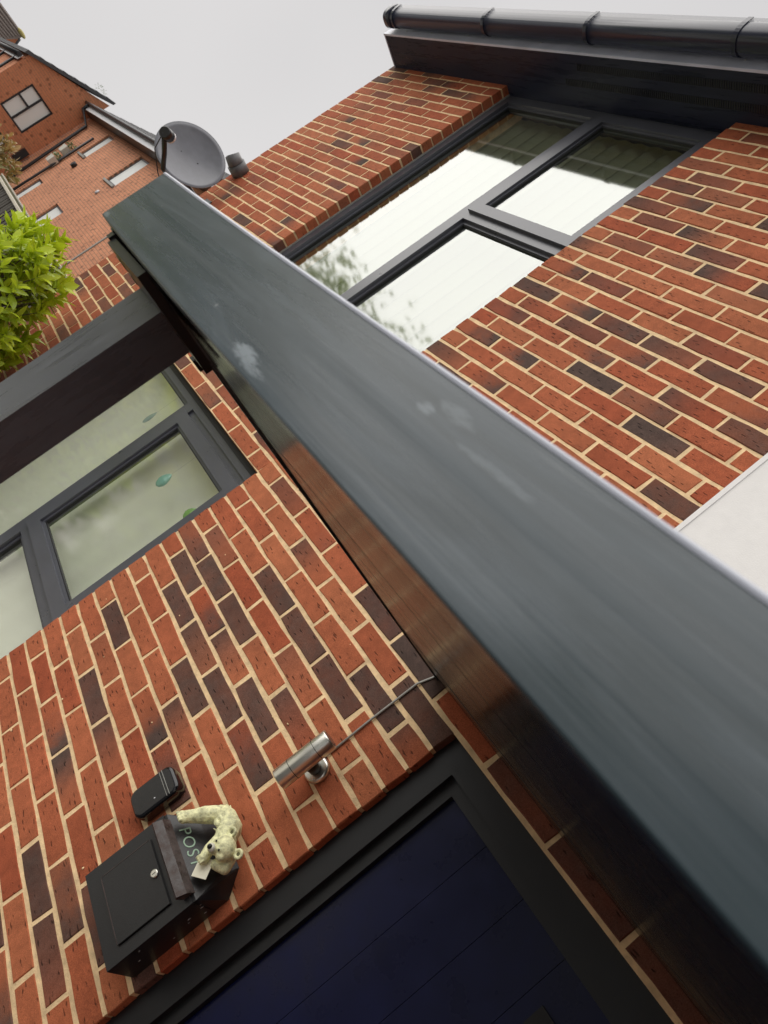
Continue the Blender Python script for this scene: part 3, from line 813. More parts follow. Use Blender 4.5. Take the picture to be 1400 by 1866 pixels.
fb = MB().sweep(None, [fasc_prof(*s) for s in ST]).build('edge_board', M['fascia'], can)
# pale top trim that caps the board
tr = MB()
tr.sweep(None, [[(x, FY - 0.0003, zt - 0.0034), (x, FY - 0.0008, zt - 0.0012), (x, FY + 0.0004, zt + 0.0010), (x, FY + 0.03, zt + 0.0016), (x, FY + 0.03, zt + 0.0004), (x, FY + 0.0045, zt + 0.0002), (x, FY + 0.0006, zt - 0.0034)] for x, zb, zt in ST])
tr.build('top_trim', M['trim'], can)
# soffit lining
sf = MB()
sf.poly([(1.185, FY + 0.02, -2.3985), (1.195, 0.0035, -2.3890), (3.4, 0.0035, -2.4060), (3.4, FY + 0.02, -2.4140)])
sf.build('canopy_soffit', M['soffit'], can)
sj = MB()
sj.obox((2.28, -0.33, -2.3990), (1.10, 0, -0.0074), (0, 0.004, 0), (0, 0, 0.0012))
sj.obox((2.28, -0.99, -2.4030), (1.10, 0, -0.0076), (0, 0.004, 0), (0, 0, 0.0012))
sj.build('joint_strip', M['black'], can)
MB().prism([(1.163, FY + 0.02, -2.405), (1.163, FY + 0.02, -2.305), (1.190, 0.003, -2.295), (1.190, 0.003, -2.3925)], (0.014, 0, 0)).build('end_board', M['fascia'], can)
MB().prism([(1.17, FY + 0.02, -2.306), (3.4, FY + 0.02, -2.319), (3.4, 0.003, -2.300), (1.19, 0.003, -2.296)], (0, 0, 0.004)).build('canopy_roof', M['tile_dark'], can)
# bracket plate at the head of the post and the clips along the open end
MB().box(1.182, 1.338, -1.335, -1.195, -2.4195, -2.4075).bevel(0.002, 1).build('post_bracket', M['black'], can)
MB().box(1.166, 1.181, -1.338, -1.100, -2.4145, -2.4000).bevel(0.001, 1).build('end_channel', M['black'], can)
for y, w in ((-1.298, 0.010), (-1.273, 0.007), (-1.117, 0.011)):
    MB().box(1.160, 1.176, y - w, y + w, -2.4200, -2.4146).build('clip', M['black'], can)
# post
D0 = 0.375
px0, px1 = CAM.x - 2.625 * D0, CAM.x - 2.355 * D0
py0 = CAM.y + D0
py1 = CAM.y + (px1 - CAM.x) / -2.0
po = MB().box(px0, px1, py0, py1, GROUND, -2.4195).bevel(0.007, 3).build('post', M['post'], can)
# torn tape left on the post
tp = MB()
z0 = -2.70
for (u, zc, w, h) in ((0.020, -2.668, 0.010, 0.008), (0.034, -2.664, 0.004, 0.014), (0.052, -2.676, 0.016, 0.003), (0.058, -2.688, 0.022, 0.002), (0.044, -2.696, 0.030, 0.0015)):
    tp.obox((px0 + u, py0 - 0.0006, zc), (w, 0, w * 0.25), (0, 0.0004, 0), (-h * 0.3, 0, h))
tp.build('tape_scrap', M['white_trim'], po)

sw = MB().box(2.78, 2.885, -1.34, -0.003, GROUND, -2.425).build('added_shade_wall', M['far_y'])  # out of view, added to block light under the porch
tag(sw, 'unseen brick wall added below the right end of the porch canopy to shade it', 'wall')

# ------------------------------------------------------------------ things on the wall
# wall light
wl = empty('wall_light')
tag(wl, 'stainless steel cylinder wall light beside the door under the porch', 'wall light')
lx, ly = 1.187, -0.080
MB().tube([(lx, ly, -2.862), (lx, ly, -2.860), (lx, ly, -2.703), (lx, ly, -2.700)], [0.0265, 0.0275, 0.0275, 0.0265], 32).build('lamp_body', M['steel'], wl)
MB().tube([(lx, ly, -2.8185), (lx, ly, -2.8170)], 0.0279, 32).build('seam_ring', M['gasket'], wl)
MB().tube([(lx, ly, -2.7430), (lx, ly, -2.7415)], 0.0279, 32).build('seam_ring', M['gasket'], wl)
MB().tube([(lx, ly, -2.6998), (lx, ly, -2.6990)], 0.0215, 24).build('lamp_lens', M['lens'], wl)
MB().tube([(lx, 0.0, -2.782), (lx, -0.010, -2.782), (lx, -0.016, -2.782)], [0.036, 0.036, 0.030], 32).build('wall_plate', M['steel'], wl)
MB().tube([(lx, -0.010, -2.782), (lx, ly + 0.02, -2.782)], 0.018, 20).build('lamp_arm', M['black'], wl)
MB().ball((lx + 0.024, -0.017, -2.800), 0.004, sub=1).build('screw', M['steel'], wl)
MB().ball((lx - 0.024, -0.017, -2.764), 0.004, sub=1).build('screw', M['steel'], wl)
cd = MB().tube([(1.172, -0.004, -2.770), (1.170, -0.004, -2.60), (1.173, -0.004, -2.440), (1.190, -0.004, -2.392)], 0.0033, 8)
cd = cd.build('lamp_cable', M['conduit'])
tag(cd, 'thin grey cable running up the bricks from the steel wall light', 'cable')

# doorbell camera
dbm = MB().box(0.9, 0.990, -0.045, 0.0, -3.262, -3.118)
bmesh.ops.bevel(dbm.bm, geom=[e for e in dbm.bm.edges if abs(e.verts[0].co.y - e.verts[1].co.y) > 0.01], offset=0.026, segments=6, affect='EDGES', profile=0.5)
dbm.bevel(0.010, 4)
db = dbm.build('door_sensor', M['gloss_black'], smooth=True)
tag(db, 'glossy black rounded plastic case on the bricks above the post box', 'alarm sensor')
MB().box(0.905, 0.985, -0.0462, -0.0448, -3.150, -3.1485).build('seam', M['conduit'], db)
MB().box(0.905, 0.985, -0.0462, -0.0448, -3.158, -3.1570).build('seam', M['conduit'], db)
MB().ball((0.966, -0.0455, -3.192), 0.003, 0.0015, 0.003, sub=1).build('status_lamp', M['pin'], db)

# post box
pb = empty('post_box')
tag(pb, 'black metal post box with hinged door and POST in green on its sloping hood', 'post box')
X0, X1 = 1.070, 1.316
yf = -0.104
bx = MB()
bx.box(X0, X1, yf, -0.002, -3.395, -3.158)
bx.bevel(0.007, 3).build('box_body', M['iron'], pb)
hd = MB()
b4 = [(X0 + 0.002, yf + 0.004, -3.150), (X1 - 0.002, yf + 0.004, -3.150), (X1 - 0.002, -0.002, -3.118), (X0 + 0.002, -0.002, -3.118)]
t4 = [(X0 + 0.040, -0.046, -3.098), (X1 - 0.044, -0.046, -3.098), (X1 - 0.052, -0.002, -3.066), (X0 + 0.048, -0.002, -3.066)]
l4 = [(X0 + 0.002, yf + 0.004, -3.1575), (X1 - 0.002, yf + 0.004, -3.1575), (X1 - 0.002, -0.002, -3.1575), (X0 + 0.002, -0.002, -3.1575)]
hd.sweep(None, [l4, b4, t4])
hd.bevel(0.004, 2).build('hood', M['iron'], pb)
lp = MB()
lp.prism([(X0 + 0.020, yf - 0.002, -3.176), (X0 + 0.020, yf - 0.024, -3.182), (X0 + 0.020, yf - 0.030, -3.176), (X0 + 0.020, yf - 0.016, -3.156), (X0 + 0.020, yf + 0.006, -3.147)], (X1 - X0 - 0.040, 0, 0))
lp.bevel(0.003, 2).build('lip', M['rust'], pb)
MB().box(1.1062, 1.2848, yf - 0.0012, yf + 0.002, -3.3538, -3.2042).build('door_gap', M['nose'], pb)
pdr = MB().box(1.108, 1.283, yf - 0.0065, yf + 0.002, -3.352, -3.206).bevel(0.0035, 2).build('box_door', M['iron'], pb)
MB().box(1.1085, 1.2825, yf - 0.0072, yf - 0.0050, -3.3532, -3.3508).build('worn_lit_edge', M['rust'], pb)  # paler strips paint in the light caught by the worn door edges
MB().box(1.1068, 1.1090, yf - 0.0072, yf - 0.0050, -3.3505, -3.2075).build('worn_lit_edge', M['rust'], pb)
lk_ = MB().tube([(1.196, yf - 0.005, -3.219), (1.196, yf - 0.0105, -3.219), (1.196, yf - 0.0115, -3.219)], [0.0105, 0.0105, 0.008], 24)
lk_ = lk_.build('lock', M['steel'], pdr)
MB().box(1.1955, 1.1967, yf - 0.0122, yf - 0.0112, -3.2235, -3.2145).build('keyhole', M['nose'], pb)
fc = bpy.data.curves.new('lettering', 'FONT')
fc.body = 'POST'
fc.size = 0.043
fc.space_character = 1.16
fc.extrude = 0.0006
fc.offset = -0.0003
fc.materials.append(M['letter_paint'])
tmp = bpy.data.objects.new('lettering_outline', fc)
COL.objects.link(tmp)
bpy.context.view_layer.update()
lme = bpy.data.meshes.new_from_object(tmp.evaluated_get(bpy.context.evaluated_depsgraph_get()))
bpy.data.objects.remove(tmp)
lme.name = 'lettering'
if not lme.materials: lme.materials.append(M['letter_paint'])
lt = bpy.data.objects.new('lettering', lme)
COL.objects.link(lt); lt.parent = pb
# the slope runs from the front edge up to the hood top
sv = Vector((0, (-0.046) - (yf + 0.004), -3.098 + 3.150)).normalized()
nv = Vector((0, -sv.z, sv.y)) if sv.z > 0 else Vector((0, sv.z, -sv.y))
if nv.y > 0: nv = -nv
lt.matrix_world = Matrix(((1, 0, nv.x, 1.122), (0, sv.y, nv.y, yf + 0.004 + sv.y * 0.016 + nv.y * 0.0006), (0, sv.z, nv.z, -3.150 + sv.z * 0.016 + nv.z * 0.0006), (0, 0, 0, 1)))

pc = MB()
for (yy, zz, r_) in ((-0.030, -3.170, 0.004), (-0.042, -3.210, 0.003), (-0.055, -3.200, 0.005), (-0.060, -3.160, 0.006), (-0.074, -3.155, 0.003), (-0.030, -3.260, 0.003), (-0.085, -3.320, 0.003), (-0.050, -3.345, 0.004)):
    pc.ball((X1 + 0.0002, yy, zz), 0.0004, r_ * 0.35, r_, sub=1)
pc.build('paint_chip', M['pin'], pb)['kind'] = 'stuff'

# bear ornament lying over the hood
bo = MB()
by = -0.074
def chain(pts):
    for (a, ra), (b, rb) in zip(pts, pts[1:]):
        a = Vector(a); b = Vector(b)
        n = max(2, int((b - a).length / 0.006))
        for i in range(n + 1):
            s = i / n
            bo.ball(a.lerp(b, s), ra + (rb - ra) * s, sub=2)
chain([((1.136, by + 0.030, -3.040), 0.022), ((1.160, by + 0.026, -3.032), 0.029), ((1.190, by + 0.022, -3.032), 0.032), ((1.212, by + 0.010, -3.046), 0.029), ((1.232, by + 0.004, -3.053), 0.027)])       # trunk
chain([((1.142, by + 0.012, -3.046), 0.024), ((1.132, by - 0.004, -3.066), 0.0225), ((1.122, by - 0.014, -3.088), 0.0180), ((1.114, by - 0.024, -3.105), 0.0165)])      # hind leg
bo.ball((1.112, by - 0.031, -3.112), 0.0185, 0.013, 0.0135)
for i in range(4):
    bo.ball((1.1005 + i * 0.0076, by - 0.042, -3.115), 0.0042, 0.006, 0.0055, sub=2)
bo.ball((1.2490, by - 0.016, -3.0470), 0.031, 0.027, 0.028, sub=3)       # head
bo.ball((1.2360, by - 0.028, -3.0560), 0.016, 0.013, 0.013)
bo.ball((1.2630, by - 0.028, -3.0580), 0.016, 0.013, 0.013)
bo.ball((1.2370, by - 0.038, -3.0480), 0.0085, 0.006, 0.006)     # brows
bo.ball((1.2570, by - 0.039, -3.0500), 0.0085, 0.006, 0.006)
bo.ball((1.2450, by - 0.040, -3.0640), 0.0150, 0.019, 0.0125)      # muzzle
for ex, ez in ((1.2225, -3.0185), (1.2805, -3.0245)):
    for q in range(14):
        a = 2 * math.pi * q / 14
        bo.ball((ex + 0.0095 * math.cos(a), by - 0.010, ez + 0.0095 * math.sin(a)), 0.0042, 0.0048, 0.0042, sub=2)
    bo.ball((ex, by - 0.007, ez), 0.0100, 0.0035, 0.0100)
    bo.ball((ex + (0.008 if ex < 1.247 else -0.008), by - 0.006, ez - 0.011), 0.009, 0.007, 0.009)
chain([((1.216, by - 0.006, -3.062), 0.0175), ((1.226, by - 0.020, -3.081), 0.0145), ((1.243, by - 0.029, -3.099), 0.0135)])      # arm over the letter
for i in range(4):
    bo.ball((1.2345 + i * 0.0060, by - 0.037, -3.105 + i * 0.001), 0.0038, 0.0055, 0.0085, sub=2)
chain([((1.264, by + 0.008, -3.056), 0.018), ((1.280, by + 0.000, -3.071), 0.0165), ((1.266, by - 0.012, -3.083), 0.0135)])
for q in range(90):                      # carved tufts
    k = R.random()
    p = Vector((1.136, by + 0.030, -3.040)).lerp(Vector((1.215, by + 0.012, -3.044)), k)
    a = R.uniform(-0.6, 1.9)
    rr = 0.0285
    bo.ball((p.x, p.y - rr * math.cos(a), p.z + rr * math.sin(a)), 0.0065, 0.0024, 0.0024, rot=Euler((0, R.uniform(-.5, .9), 0)), sub=1)
bear = bo.build('bear_ornament', M['resin'], smooth=True)
tag(bear, 'cream painted bear ornament lying on the post box and holding an envelope', 'ornament')
rmod = bear.modifiers.new('remesh', 'REMESH'); rmod.mode = 'VOXEL'; rmod.voxel_size = 0.0016; rmod.use_smooth_shade = True
smod = bear.modifiers.new('smooth', 'SMOOTH'); smod.iterations = 3; smod.factor = 0.5
MB().ball((1.2450, by - 0.0500, -3.0630), 0.0118, 0.0092, 0.0098).build('muzzle', M['muzzle'], bear)
MB().ball((1.2445, by - 0.0590, -3.0625), 0.0062, 0.0048, 0.0066).build('nose', M['nose'], bear)
for ex, ez in ((1.2355, -3.0490), (1.2590, -3.0510)):
    MB().ball((ex, by - 0.0445, ez), 0.0028, 0.002, 0.0028).build('eye', M['nose'], bear)
for ex, ez in ((1.2225, -3.0185), (1.2805, -3.0245)):
    MB().ball((ex, by - 0.0098, ez), 0.0060, 0.0018, 0.0060).build('inner_ear', M['olive'], bear)
en = MB()
cE = Vector((1.257, by - 0.022, -3.111))
eu = Vector((0.5, -0.22, -0.42)).normalized() * 0.024
ew = Vector((0.66, 0.1, 0.62)).normalized() * 0.020
en.obox(cE, eu, ew, eu.cross(ew).normalized() * 0.0008)
env = en.build('envelope', M['paper'], bear)

# satellite dish
ds = empty('satellite_dish')
tag(ds, 'grey oval satellite dish with black receiver arm on the corner of the house', 'satellite dish')
dc = Vector((-2.72, -0.29, -1.545))
dn_ = Vector((0.68, -0.70, 0.20)).normalized()
du = (Vector((0, 0, 1)) - dn_ * dn_.z).normalized()
dr = du.cross(dn_).normalized()
W2, H2d = 0.245, 0.200
dbm = bmesh.new()
NR, NA = 10, 56
rings = []
for i in range(NR + 1):
    q = i / NR
    ring = []
    for k in range(NA):
        a = 2 * math.pi * k / NA
        p = dc + dr * (W2 * q * math.cos(a)) + du * (H2d * q * math.sin(a)) - dn_ * (0.045 * (1 - q * q))
        ring.append(dbm.verts.new(p))
    rings.append(ring)
for i in range(NR):
    for k in range(NA):
        if i == 0:
            if k == 0: pass
        dbm.faces.new((rings[i][k], rings[i][(k + 1) % NA], rings[i + 1][(k + 1) % NA], rings[i + 1][k])).smooth = True
bmesh.ops.remove_doubles(dbm, verts=dbm.verts[:], dist=1e-5)
rim = MB(); 
dme = bpy.data.meshes.new('reflector'); dbm.to_mesh(dme); dbm.free(); dme.materials.append(M['dish'])
do = bpy.data.objects.new('reflector', dme); COL.objects.link(do); do.parent = ds
sol = do.modifiers.new('thickness', 'SOLIDIFY'); sol.thickness = 0.004; sol.offset = -1
rim.tube([dc + dr * (W2 * math.cos(2 * math.pi * k / 56)) + du * (H2d * math.sin(2 * math.pi * k / 56)) for k in range(57)], 0.0038, 8).build('rim', M['dish'], ds)
feed = dc + dn_ * 0.260 - du * 0.150 + dr * 0.0
foot = dc - du * 0.205 - dn_ * 0.01
MB().tube([foot, foot.lerp(feed, 0.5) - du * 0.01, feed - du * 0.03], 0.016, 10).build('receiver_arm', M['black'], ds)
hd_ = (dc - feed).normalized()
MB().tube([feed - hd_ * 0.055, feed - hd_ * 0.05, feed + hd_ * 0.012], [0.030, 0.036, 0.036], 16).build('receiver', M['black'], ds)
MB().tube([feed + hd_ * 0.012, feed + hd_ * 0.030, feed + hd_ * 0.034], [0.028, 0.034, 0.026], 18).build('receiver_cap', M['white_trim'], ds)
MB().tube([foot - dn_ * 0.01, dc - dn_ * 0.06 - du * 0.12, Vector((-2.70, -0.06, -1.66)), Vector((-2.70, 0.002, -1.66))], 0.016, 10).build('wall_bracket', M['black'], ds)
MB().box(-2.75, -2.65, -0.006, 0.0, -1.73, -1.59).build('bracket_plate', M['black'], ds)
for a, b_ in ((0.05, 0.02), (-0.07, -0.02), (0.0, -0.13)):
    MB().ball(dc + dr * a + du * b_ - dn_ * 0.040, 0.006, sub=1).build('bolt', M['black'], ds)
MB().tube([feed - hd_ * 0.05 - du * .01, feed - du * 0.10 - dn_ * 0.05, foot - du * 0.04, Vector((-2.72, -0.1, -1.85)), Vector((-2.76, -0.01, -2.1))], 0.0035, 6).build('coax_cable', M['black'], ds)

fp = empty('flue_pipe')
tag(fp, 'short grey flue pipe stub poking from the bricks beside the dish', 'flue pipe')
MB().tube([(-2.80, 0.002, -1.290), (-2.80, -0.070, -1.290)], 0.062, 24).build('pipe_elbow', M['pipe'], fp)
MB().tube([(-2.80, -0.055, -1.290), (-2.80, -0.075, -1.290), (-2.815, -0.125, -1.280)], [0.050, 0.053, 0.050], 24).build('pipe_end', M['pipe'], fp)
MB().tube([(-2.815, -0.1252, -1.280), (-2.8155, -0.1270, -1.2795)], 0.042, 24).build('pipe_mouth', M['nose'], fp)

# ------------------------------------------------------------------ inside the windows
def drape(name, x0, x1, z0, z1, y, amp, n, m, label, cat, header=False):
    bm = bmesh.new()
    cols = []
    N = n * 10
    for i in range(N + 1):
        s = i / N
        x = x0 + (x1 - x0) * s
        ph = 2 * math.pi * n * s
        col = []
        for zz, a in ((z1, 0.15), (z1 - 0.012, 0.2), (z1 - 0.05, 0.55), (z1 - 0.10, 1.0), (z0, 1.15)):
            col.append(bm.verts.new((x + a * amp * 0.35 * math.sin(2 * ph), y + a * amp * math.sin(ph), zz)))
        cols.append(col)
    for a, b in zip(cols, cols[1:]):
        for q in range(4):
            bm.faces.new((a[q], b[q], b[q + 1], a[q + 1])).smooth = True
    me = bpy.data.meshes.new(name); bm.to_mesh(me); bm.free(); me.materials.append(m)
    o = bpy.data.objects.new(name, me); COL.objects.link(o)
    tag(o, label, cat)
    return o
cu = drape('pleated_curtain', -1.56, -0.02, -1.9, 0.118, 0.215, 0.030, 14, M['curtain'], 'sage green pencil pleat curtain hanging behind the upper window', 'curtain')
MB().tube([(-1.57, 0.225, 0.135), (-0.01, 0.225, 0.135)], 0.012, 10).build('curtain_rail', M['black'], cu)
MB().box(-1.565, -0.015, 0.250, 0.258, 0.060, 0.215).build('pelmet', M['curtain'], cu)
nc = drape('net_blind', -1.56, -0.02, -4.2, -2.50, 0.175, 0.004, 9, M['net'], 'pale net blind hanging behind the lower window', 'blind')
def drop(name, c, w, h, m, label):
    s = MB()
    n = 14
    prof = [(0.0, 1.0), (0.30, 0.85), (0.68, 0.52), (0.95, 0.05), (0.95, -0.35), (0.62, -0.80), (0.0, -1.0)]
    rows = []
    for (a, b) in prof:
        rows.append([s.bm.verts.new((c[0] + w * a * math.cos(2 * math.pi * k / n), c[1] + w * 0.35 * a * math.sin(2 * math.pi * k / n), c[2] + h * b)) for k in range(n)])
    for a, b in zip(rows, rows[1:]):
        for k in range(n):
            s.bm.faces.new((a[k], a[(k + 1) % n], b[(k + 1) % n], b[k]))
    bmesh.ops.remove_doubles(s.bm, verts=s.bm.verts[:], dist=1e-6)
    o = s.build(name, m)
    tag(o, label, 'suncatcher')
    MB().tube([(c[0], c[1], c[2] + h), (c[0], c[1], HEAD - 0.06)], 0.0004, 5).build('thread', M['conduit'], o)
    return o
YG = 0.085
drop('suncatcher', (-0.455, YG, -2.775), 0.034, 0.042, M['teal_glass'], 'teal glass drop suncatcher hanging in the lower window sash')
drop('suncatcher', (-0.150, YG, -2.750), 0.030, 0.034, M['green_glass'], 'green glass drop suncatcher near the frame edge of the lower window')
drop('suncatcher', (-1.02, 0.115, -2.690), 0.018, 0.044, M['blue_glass'], 'small blue glass drop suncatcher in the left pane of the lower window')

# ------------------------------------------------------------------ foliage
def leaf_mesh(name, L_, W_, fold, curl, m):
    bm = bmesh.new()
    st = [(0, 0.0), (0.25, 0.75), (0.55, 1.0), (0.82, 0.6), (1.0, 0.0)]
    mid = [bm.verts.new((0, L_ * s, -curl * s * s)) for s, w in st]
    lf = [bm.verts.new((-W_ * w, L_ * s, fold * w - curl * s * s)) for s, w in st[1:-1]]
    rt = [bm.verts.new((W_ * w, L_ * s, fold * w - curl * s * s)) for s, w in st[1:-1]]
    for side in (lf, rt):
        bm.faces.new((mid[0], mid[1], side[0]))
        bm.faces.new((mid[1], mid[2], side[1], side[0]))
        bm.faces.new((mid[2], mid[3], side[2], side[1]))
        bm.faces.new((mid[3], mid[4], side[2]))
    bmesh.ops.recalc_face_normals(bm, faces=bm.faces[:])
    me = bpy.data.meshes.new(name); bm.to_mesh(me); bm.free()
    for p in me.polygons: p.use_smooth = True
    me.materials.append(m)
    return me

def leaf_mass(name, leaves, protos, m, parent):
    """leaves = (matrix, tone): one joined mesh"""
    vs, fs, tn = [], [], []
    for mtx, t in leaves:
        pm = protos[R.randrange(len(protos))]
        off = len(vs)
        for v in pm.vertices: vs.append(mtx @ v.co)
        for p in pm.polygons:
            fs.append([off + i for i in p.vertices]); tn.append(t)
    me = bpy.data.meshes.new(name)
    me.from_pydata([tuple(v) for v in vs], [], fs)
    at = me.attributes.new('tone', 'FLOAT', 'FACE')
    at.data.foreach_set('value', tn)
    me.materials.append(m)
    o = bpy.data.objects.new(name, me); COL.objects.link(o); o.parent = parent
    o['kind'] = 'stuff'
    o.color = (0, 0, 0, 1)
    return o

def shrub(name, label, cat, c, rad, nspray, per, L_, m, n_single, stems=9, newgrow=0.5, group=None):
    root = empty(name)
    tag(root, label, cat, group)
    c = Vector(c)
    protos = [leaf_mesh('leaf', L_ * s, L_ * s * 0.21, L_ * 0.05, L_ * q, m) for s, q in ((1.0, 0.12), (0.85, 0.25), (1.1, 0.05), (0.7, 0.2))]
    leaves = []
    st = MB()
    for i in range(nspray):
        while True:
            v = Vector((R.uniform(-1, 1), R.uniform(-1, 1), R.uniform(-1, 1)))
            if 0.35 < v.length < 1: break
        v = v.normalized() * (v.length ** 0.45)
        p = Vector((c.x + v.x * rad[0], c.y + v.y * rad[1], c.z + v.z * rad[2]))
        ax = (Vector((v.x, v.y, v.z * 0.6 + 0.75)) + Vector((R.uniform(-.4, .4), R.uniform(-.4, .4), R.uniform(-.2, .4)))).normalized()
        ln = L_ * R.uniform(0.9, 1.6)
        base = p - ax * ln
        if i % 3 == 0:
            st.tube([c + Vector((R.uniform(-.1, .1) * rad[0], R.uniform(-.1, .1) * rad[1], -rad[2] * 0.7)), base.lerp(c, 0.35), base, p], [0.006, 0.005, 0.003, 0.0015], 5, False)
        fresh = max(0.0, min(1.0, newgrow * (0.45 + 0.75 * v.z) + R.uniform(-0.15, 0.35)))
        u = ax.orthogonal().normalized(); w = ax.cross(u)
        for q in range(per):
            a = q * 2.4 + R.uniform(-.3, .3)
            s = q / per
            rd = (u * math.cos(a) + w * math.sin(a))
            d = (rd * (1.05 - 0.6 * s) + ax * (0.35 + 0.9 * s)).normalized()
            pos = base + ax * ln * (0.25 + 0.75 * s)
            up = (ax - d * ax.dot(d)).normalized()
            x = d.cross(up)
            sc_ = R.uniform(0.75, 1.15)
            mtx = Matrix(((x.x * sc_, d.x * sc_, up.x * sc_, pos.x), (x.y * sc_, d.y * sc_, up.y * sc_, pos.y), (x.z * sc_, d.z * sc_, up.z * sc_, pos.z), (0, 0, 0, 1)))
            leaves.append((mtx, max(0, min(1, fresh * (0.6 + 0.5 * s)))))
    for _ in range(stems):
        a = R.uniform(0, 6.28)
        st.tube([(c.x + math.cos(a) * 0.12 * rad[0], c.y + math.sin(a) * 0.12 * rad[1], GROUND), (c.x + math.cos(a) * 0.3 * rad[0], c.y + math.sin(a) * 0.3 * rad[1], c.z - rad[2] * 0.3), (c.x + math.cos(a) * 0.5 * rad[0], c.y + math.sin(a) * 0.5 * rad[1], c.z + rad[2] * 0.4)], [0.014, 0.010, 0.004], 6, False)
    st.build('stem', M['stem'], root)
    if n_single:
        def sc2(it):
            p = it[0].translation
            q = project(p)
            if not q or not (-20 < q[0] < 1420 and -20 < q[1] < 1880): return 1e9
            return q[2]
        leaves.sort(key=sc2)
        for mtx, t in leaves[:n_single]:
            o = bpy.data.objects.new('leaf', protos[R.randrange(4)])
            COL.objects.link(o); o.parent = root
            o.matrix_world = mtx
            o.color = (t, 0, 0, 1)
        leaves = leaves[n_single:]
    leaf_mass('foliage', leaves, protos, m, root)
    return root

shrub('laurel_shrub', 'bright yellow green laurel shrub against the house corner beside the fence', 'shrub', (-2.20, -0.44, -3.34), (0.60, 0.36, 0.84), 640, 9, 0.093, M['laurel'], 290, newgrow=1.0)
shrub('photinia_shrub', 'distant shrub with red new leaves in front of the gable house', 'shrub', (-14.2, 1.0, -3.05), (0.62, 0.6, 0.80), 170, 7, 0.16, M['photinia'], 0, newgrow=0.8)
shrub('golden_hedge', 'golden yellow hedge mirrored in the lower window', 'hedge', (-3.6, -2.35, -3.25), (0.50, 0.75, 1.35), 380, 7, 0.12, M['golden'], 0, newgrow=1.0)

def tree(name, label, x, y, h, cr, m, n=900):
    root = empty(name)
    tag(root, label, 'tree')
    tb = MB()
    top = Vector((x, y, GROUND + h))
    tb.tube([(x, y, GROUND), (x + 0.1, y, GROUND + h * 0.35), (x - 0.05, y + 0.1, GROUND + h * 0.7), (x, y, GROUND + h * 0.92)], [0.22, 0.17, 0.10, 0.03], 8)
    protos = [leaf_mesh('leaf', s, s * 0.32, s * 0.06, s * 0.15, m) for s in (0.10, 0.13, 0.16)]
    leaves = []
    for i in range(14):
        a = R.uniform(0, 6.28); zz = R.uniform(0.38, 0.95)
        rr = cr * R.uniform(0.4, 0.9) * (1.15 - zz * 0.55)
        e = Vector((x + math.cos(a) * rr, y + math.sin(a) * rr, GROUND + h * zz))
        tb.tube([(x, y, GROUND + h * (zz - 0.22)), ((x + e.x) / 2, (y + e.y) / 2, e.z - 0.12 * h * 0.5), e], [0.07, 0.05, 0.015], 6)
        for q in range(n // 14):
            v = Vector((R.gauss(0, 1), R.gauss(0, 1), R.gauss(0, 0.8)))
            p = e + v * cr * 0.23
            rot = Euler((R.uniform(-1, 1), R.uniform(-1, 1), R.uniform(0, 6.28))).to_matrix().to_4x4()
            leaves.append((Matrix.Translation(p) @ rot, max(0, min(1, 0.4 + v.z * 0.25 + R.uniform(-.2, .2)))))
    tb.build('trunk', M['stem'], root)
    leaf_mass('crown', leaves, protos, m, root)
    return root
t1 = tree('broadleaf_tree', 'broad green tree across the road mirrored low in the upper window', -9.5, -6.0, 5.85, 2.1, M['pale_leaf'], 6500)
t2 = tree('broadleaf_tree', 'tall dark tree across the road mirrored in the porch edge board', -30.0, -21.0, 7.0, 3.0, M['tree'], 7000)
for i, (x, y, a) in enumerate(((-19.5, -7.2, 1.0), (-27, -9.0, 2.2), (-7.0, -22, 0.4), (-0.5, -27, 3.0), (6.0, -25, 1.7), (12, -22, 5.0))):  # extra trees out of view, added to darken the light reaching the porch
    c = t2.copy(); COL.objects.link(c)
    c['label'] = 'unseen tree added across the road to darken the porch and its edge board'
    c['group'] = 'added trees across the road'
    c.matrix_world = Matrix.Translation((x, y, 0)) @ Matrix.Rotation(a, 4, 'Z') @ Matrix.Translation((30.0, 21.0, 0))
    for ch in list(t2.children):
        d = ch.copy(); COL.objects.link(d); d.parent = c


# ------------------------------------------------------------------ fences
fe = empty('board_fence')
tag(fe, 'dark weathered board fence with a bleached top rail behind the laurel shrub', 'fence')
FYY = 0.50
FT = CAM.z - 0.146 * (FYY - CAM.y)
bme = MB().box(-0.045, 0.045, -0.009, 0.009, 0, 1)
bme.bevel(0.003, 1)
b0 = bme.build('board', M['wood'], fe)
x = -3.15
first = True
while x > -11.5:
    o = b0 if first else b0.copy()
    if not first:
        COL.objects.link(o)
    first = False
    o.location = (x, FYY + R.uniform(-.004, .004), GROUND + 0.03)
    o.scale = (1, 1, FT - 0.03 - GROUND - 0.03 + R.uniform(-.01, .01))
    o.rotation_euler = (0, R.uniform(-.008, .008), 0)
    x -= R.uniform(0.112, 0.122)
MB().box(-11.6, -3.05, FYY - 0.035, FYY + 0.03, FT - 0.03, FT).bevel(0.004, 1).build('top_rail', M['pale_wood'], fe)
MB().box(-11.6, -3.05, FYY + 0.010, FYY + 0.05, FT - 0.9, FT - 0.82).build('back_rail', M['wood'], fe)
fe2 = empty('plank_fence')
tag(fe2, 'mossy olive plank fence just behind the dark board fence', 'fence')
F2Y = 1.15
F2T = CAM.z - 0.1235 * (F2Y - CAM.y)
for i in range(9):
    z1 = F2T - 0.02 - i * 0.19
    MB().box(-13.0, -3.05, F2Y, F2Y + 0.022, z1 - 0.186, z1).bevel(0.003, 1).build('plank', M['olive'], fe2)
MB().box(-13.0, -3.05, F2Y - 0.012, F2Y + 0.034, F2T - 0.02, F2T).build('coping', M['pale_wood'], fe2)
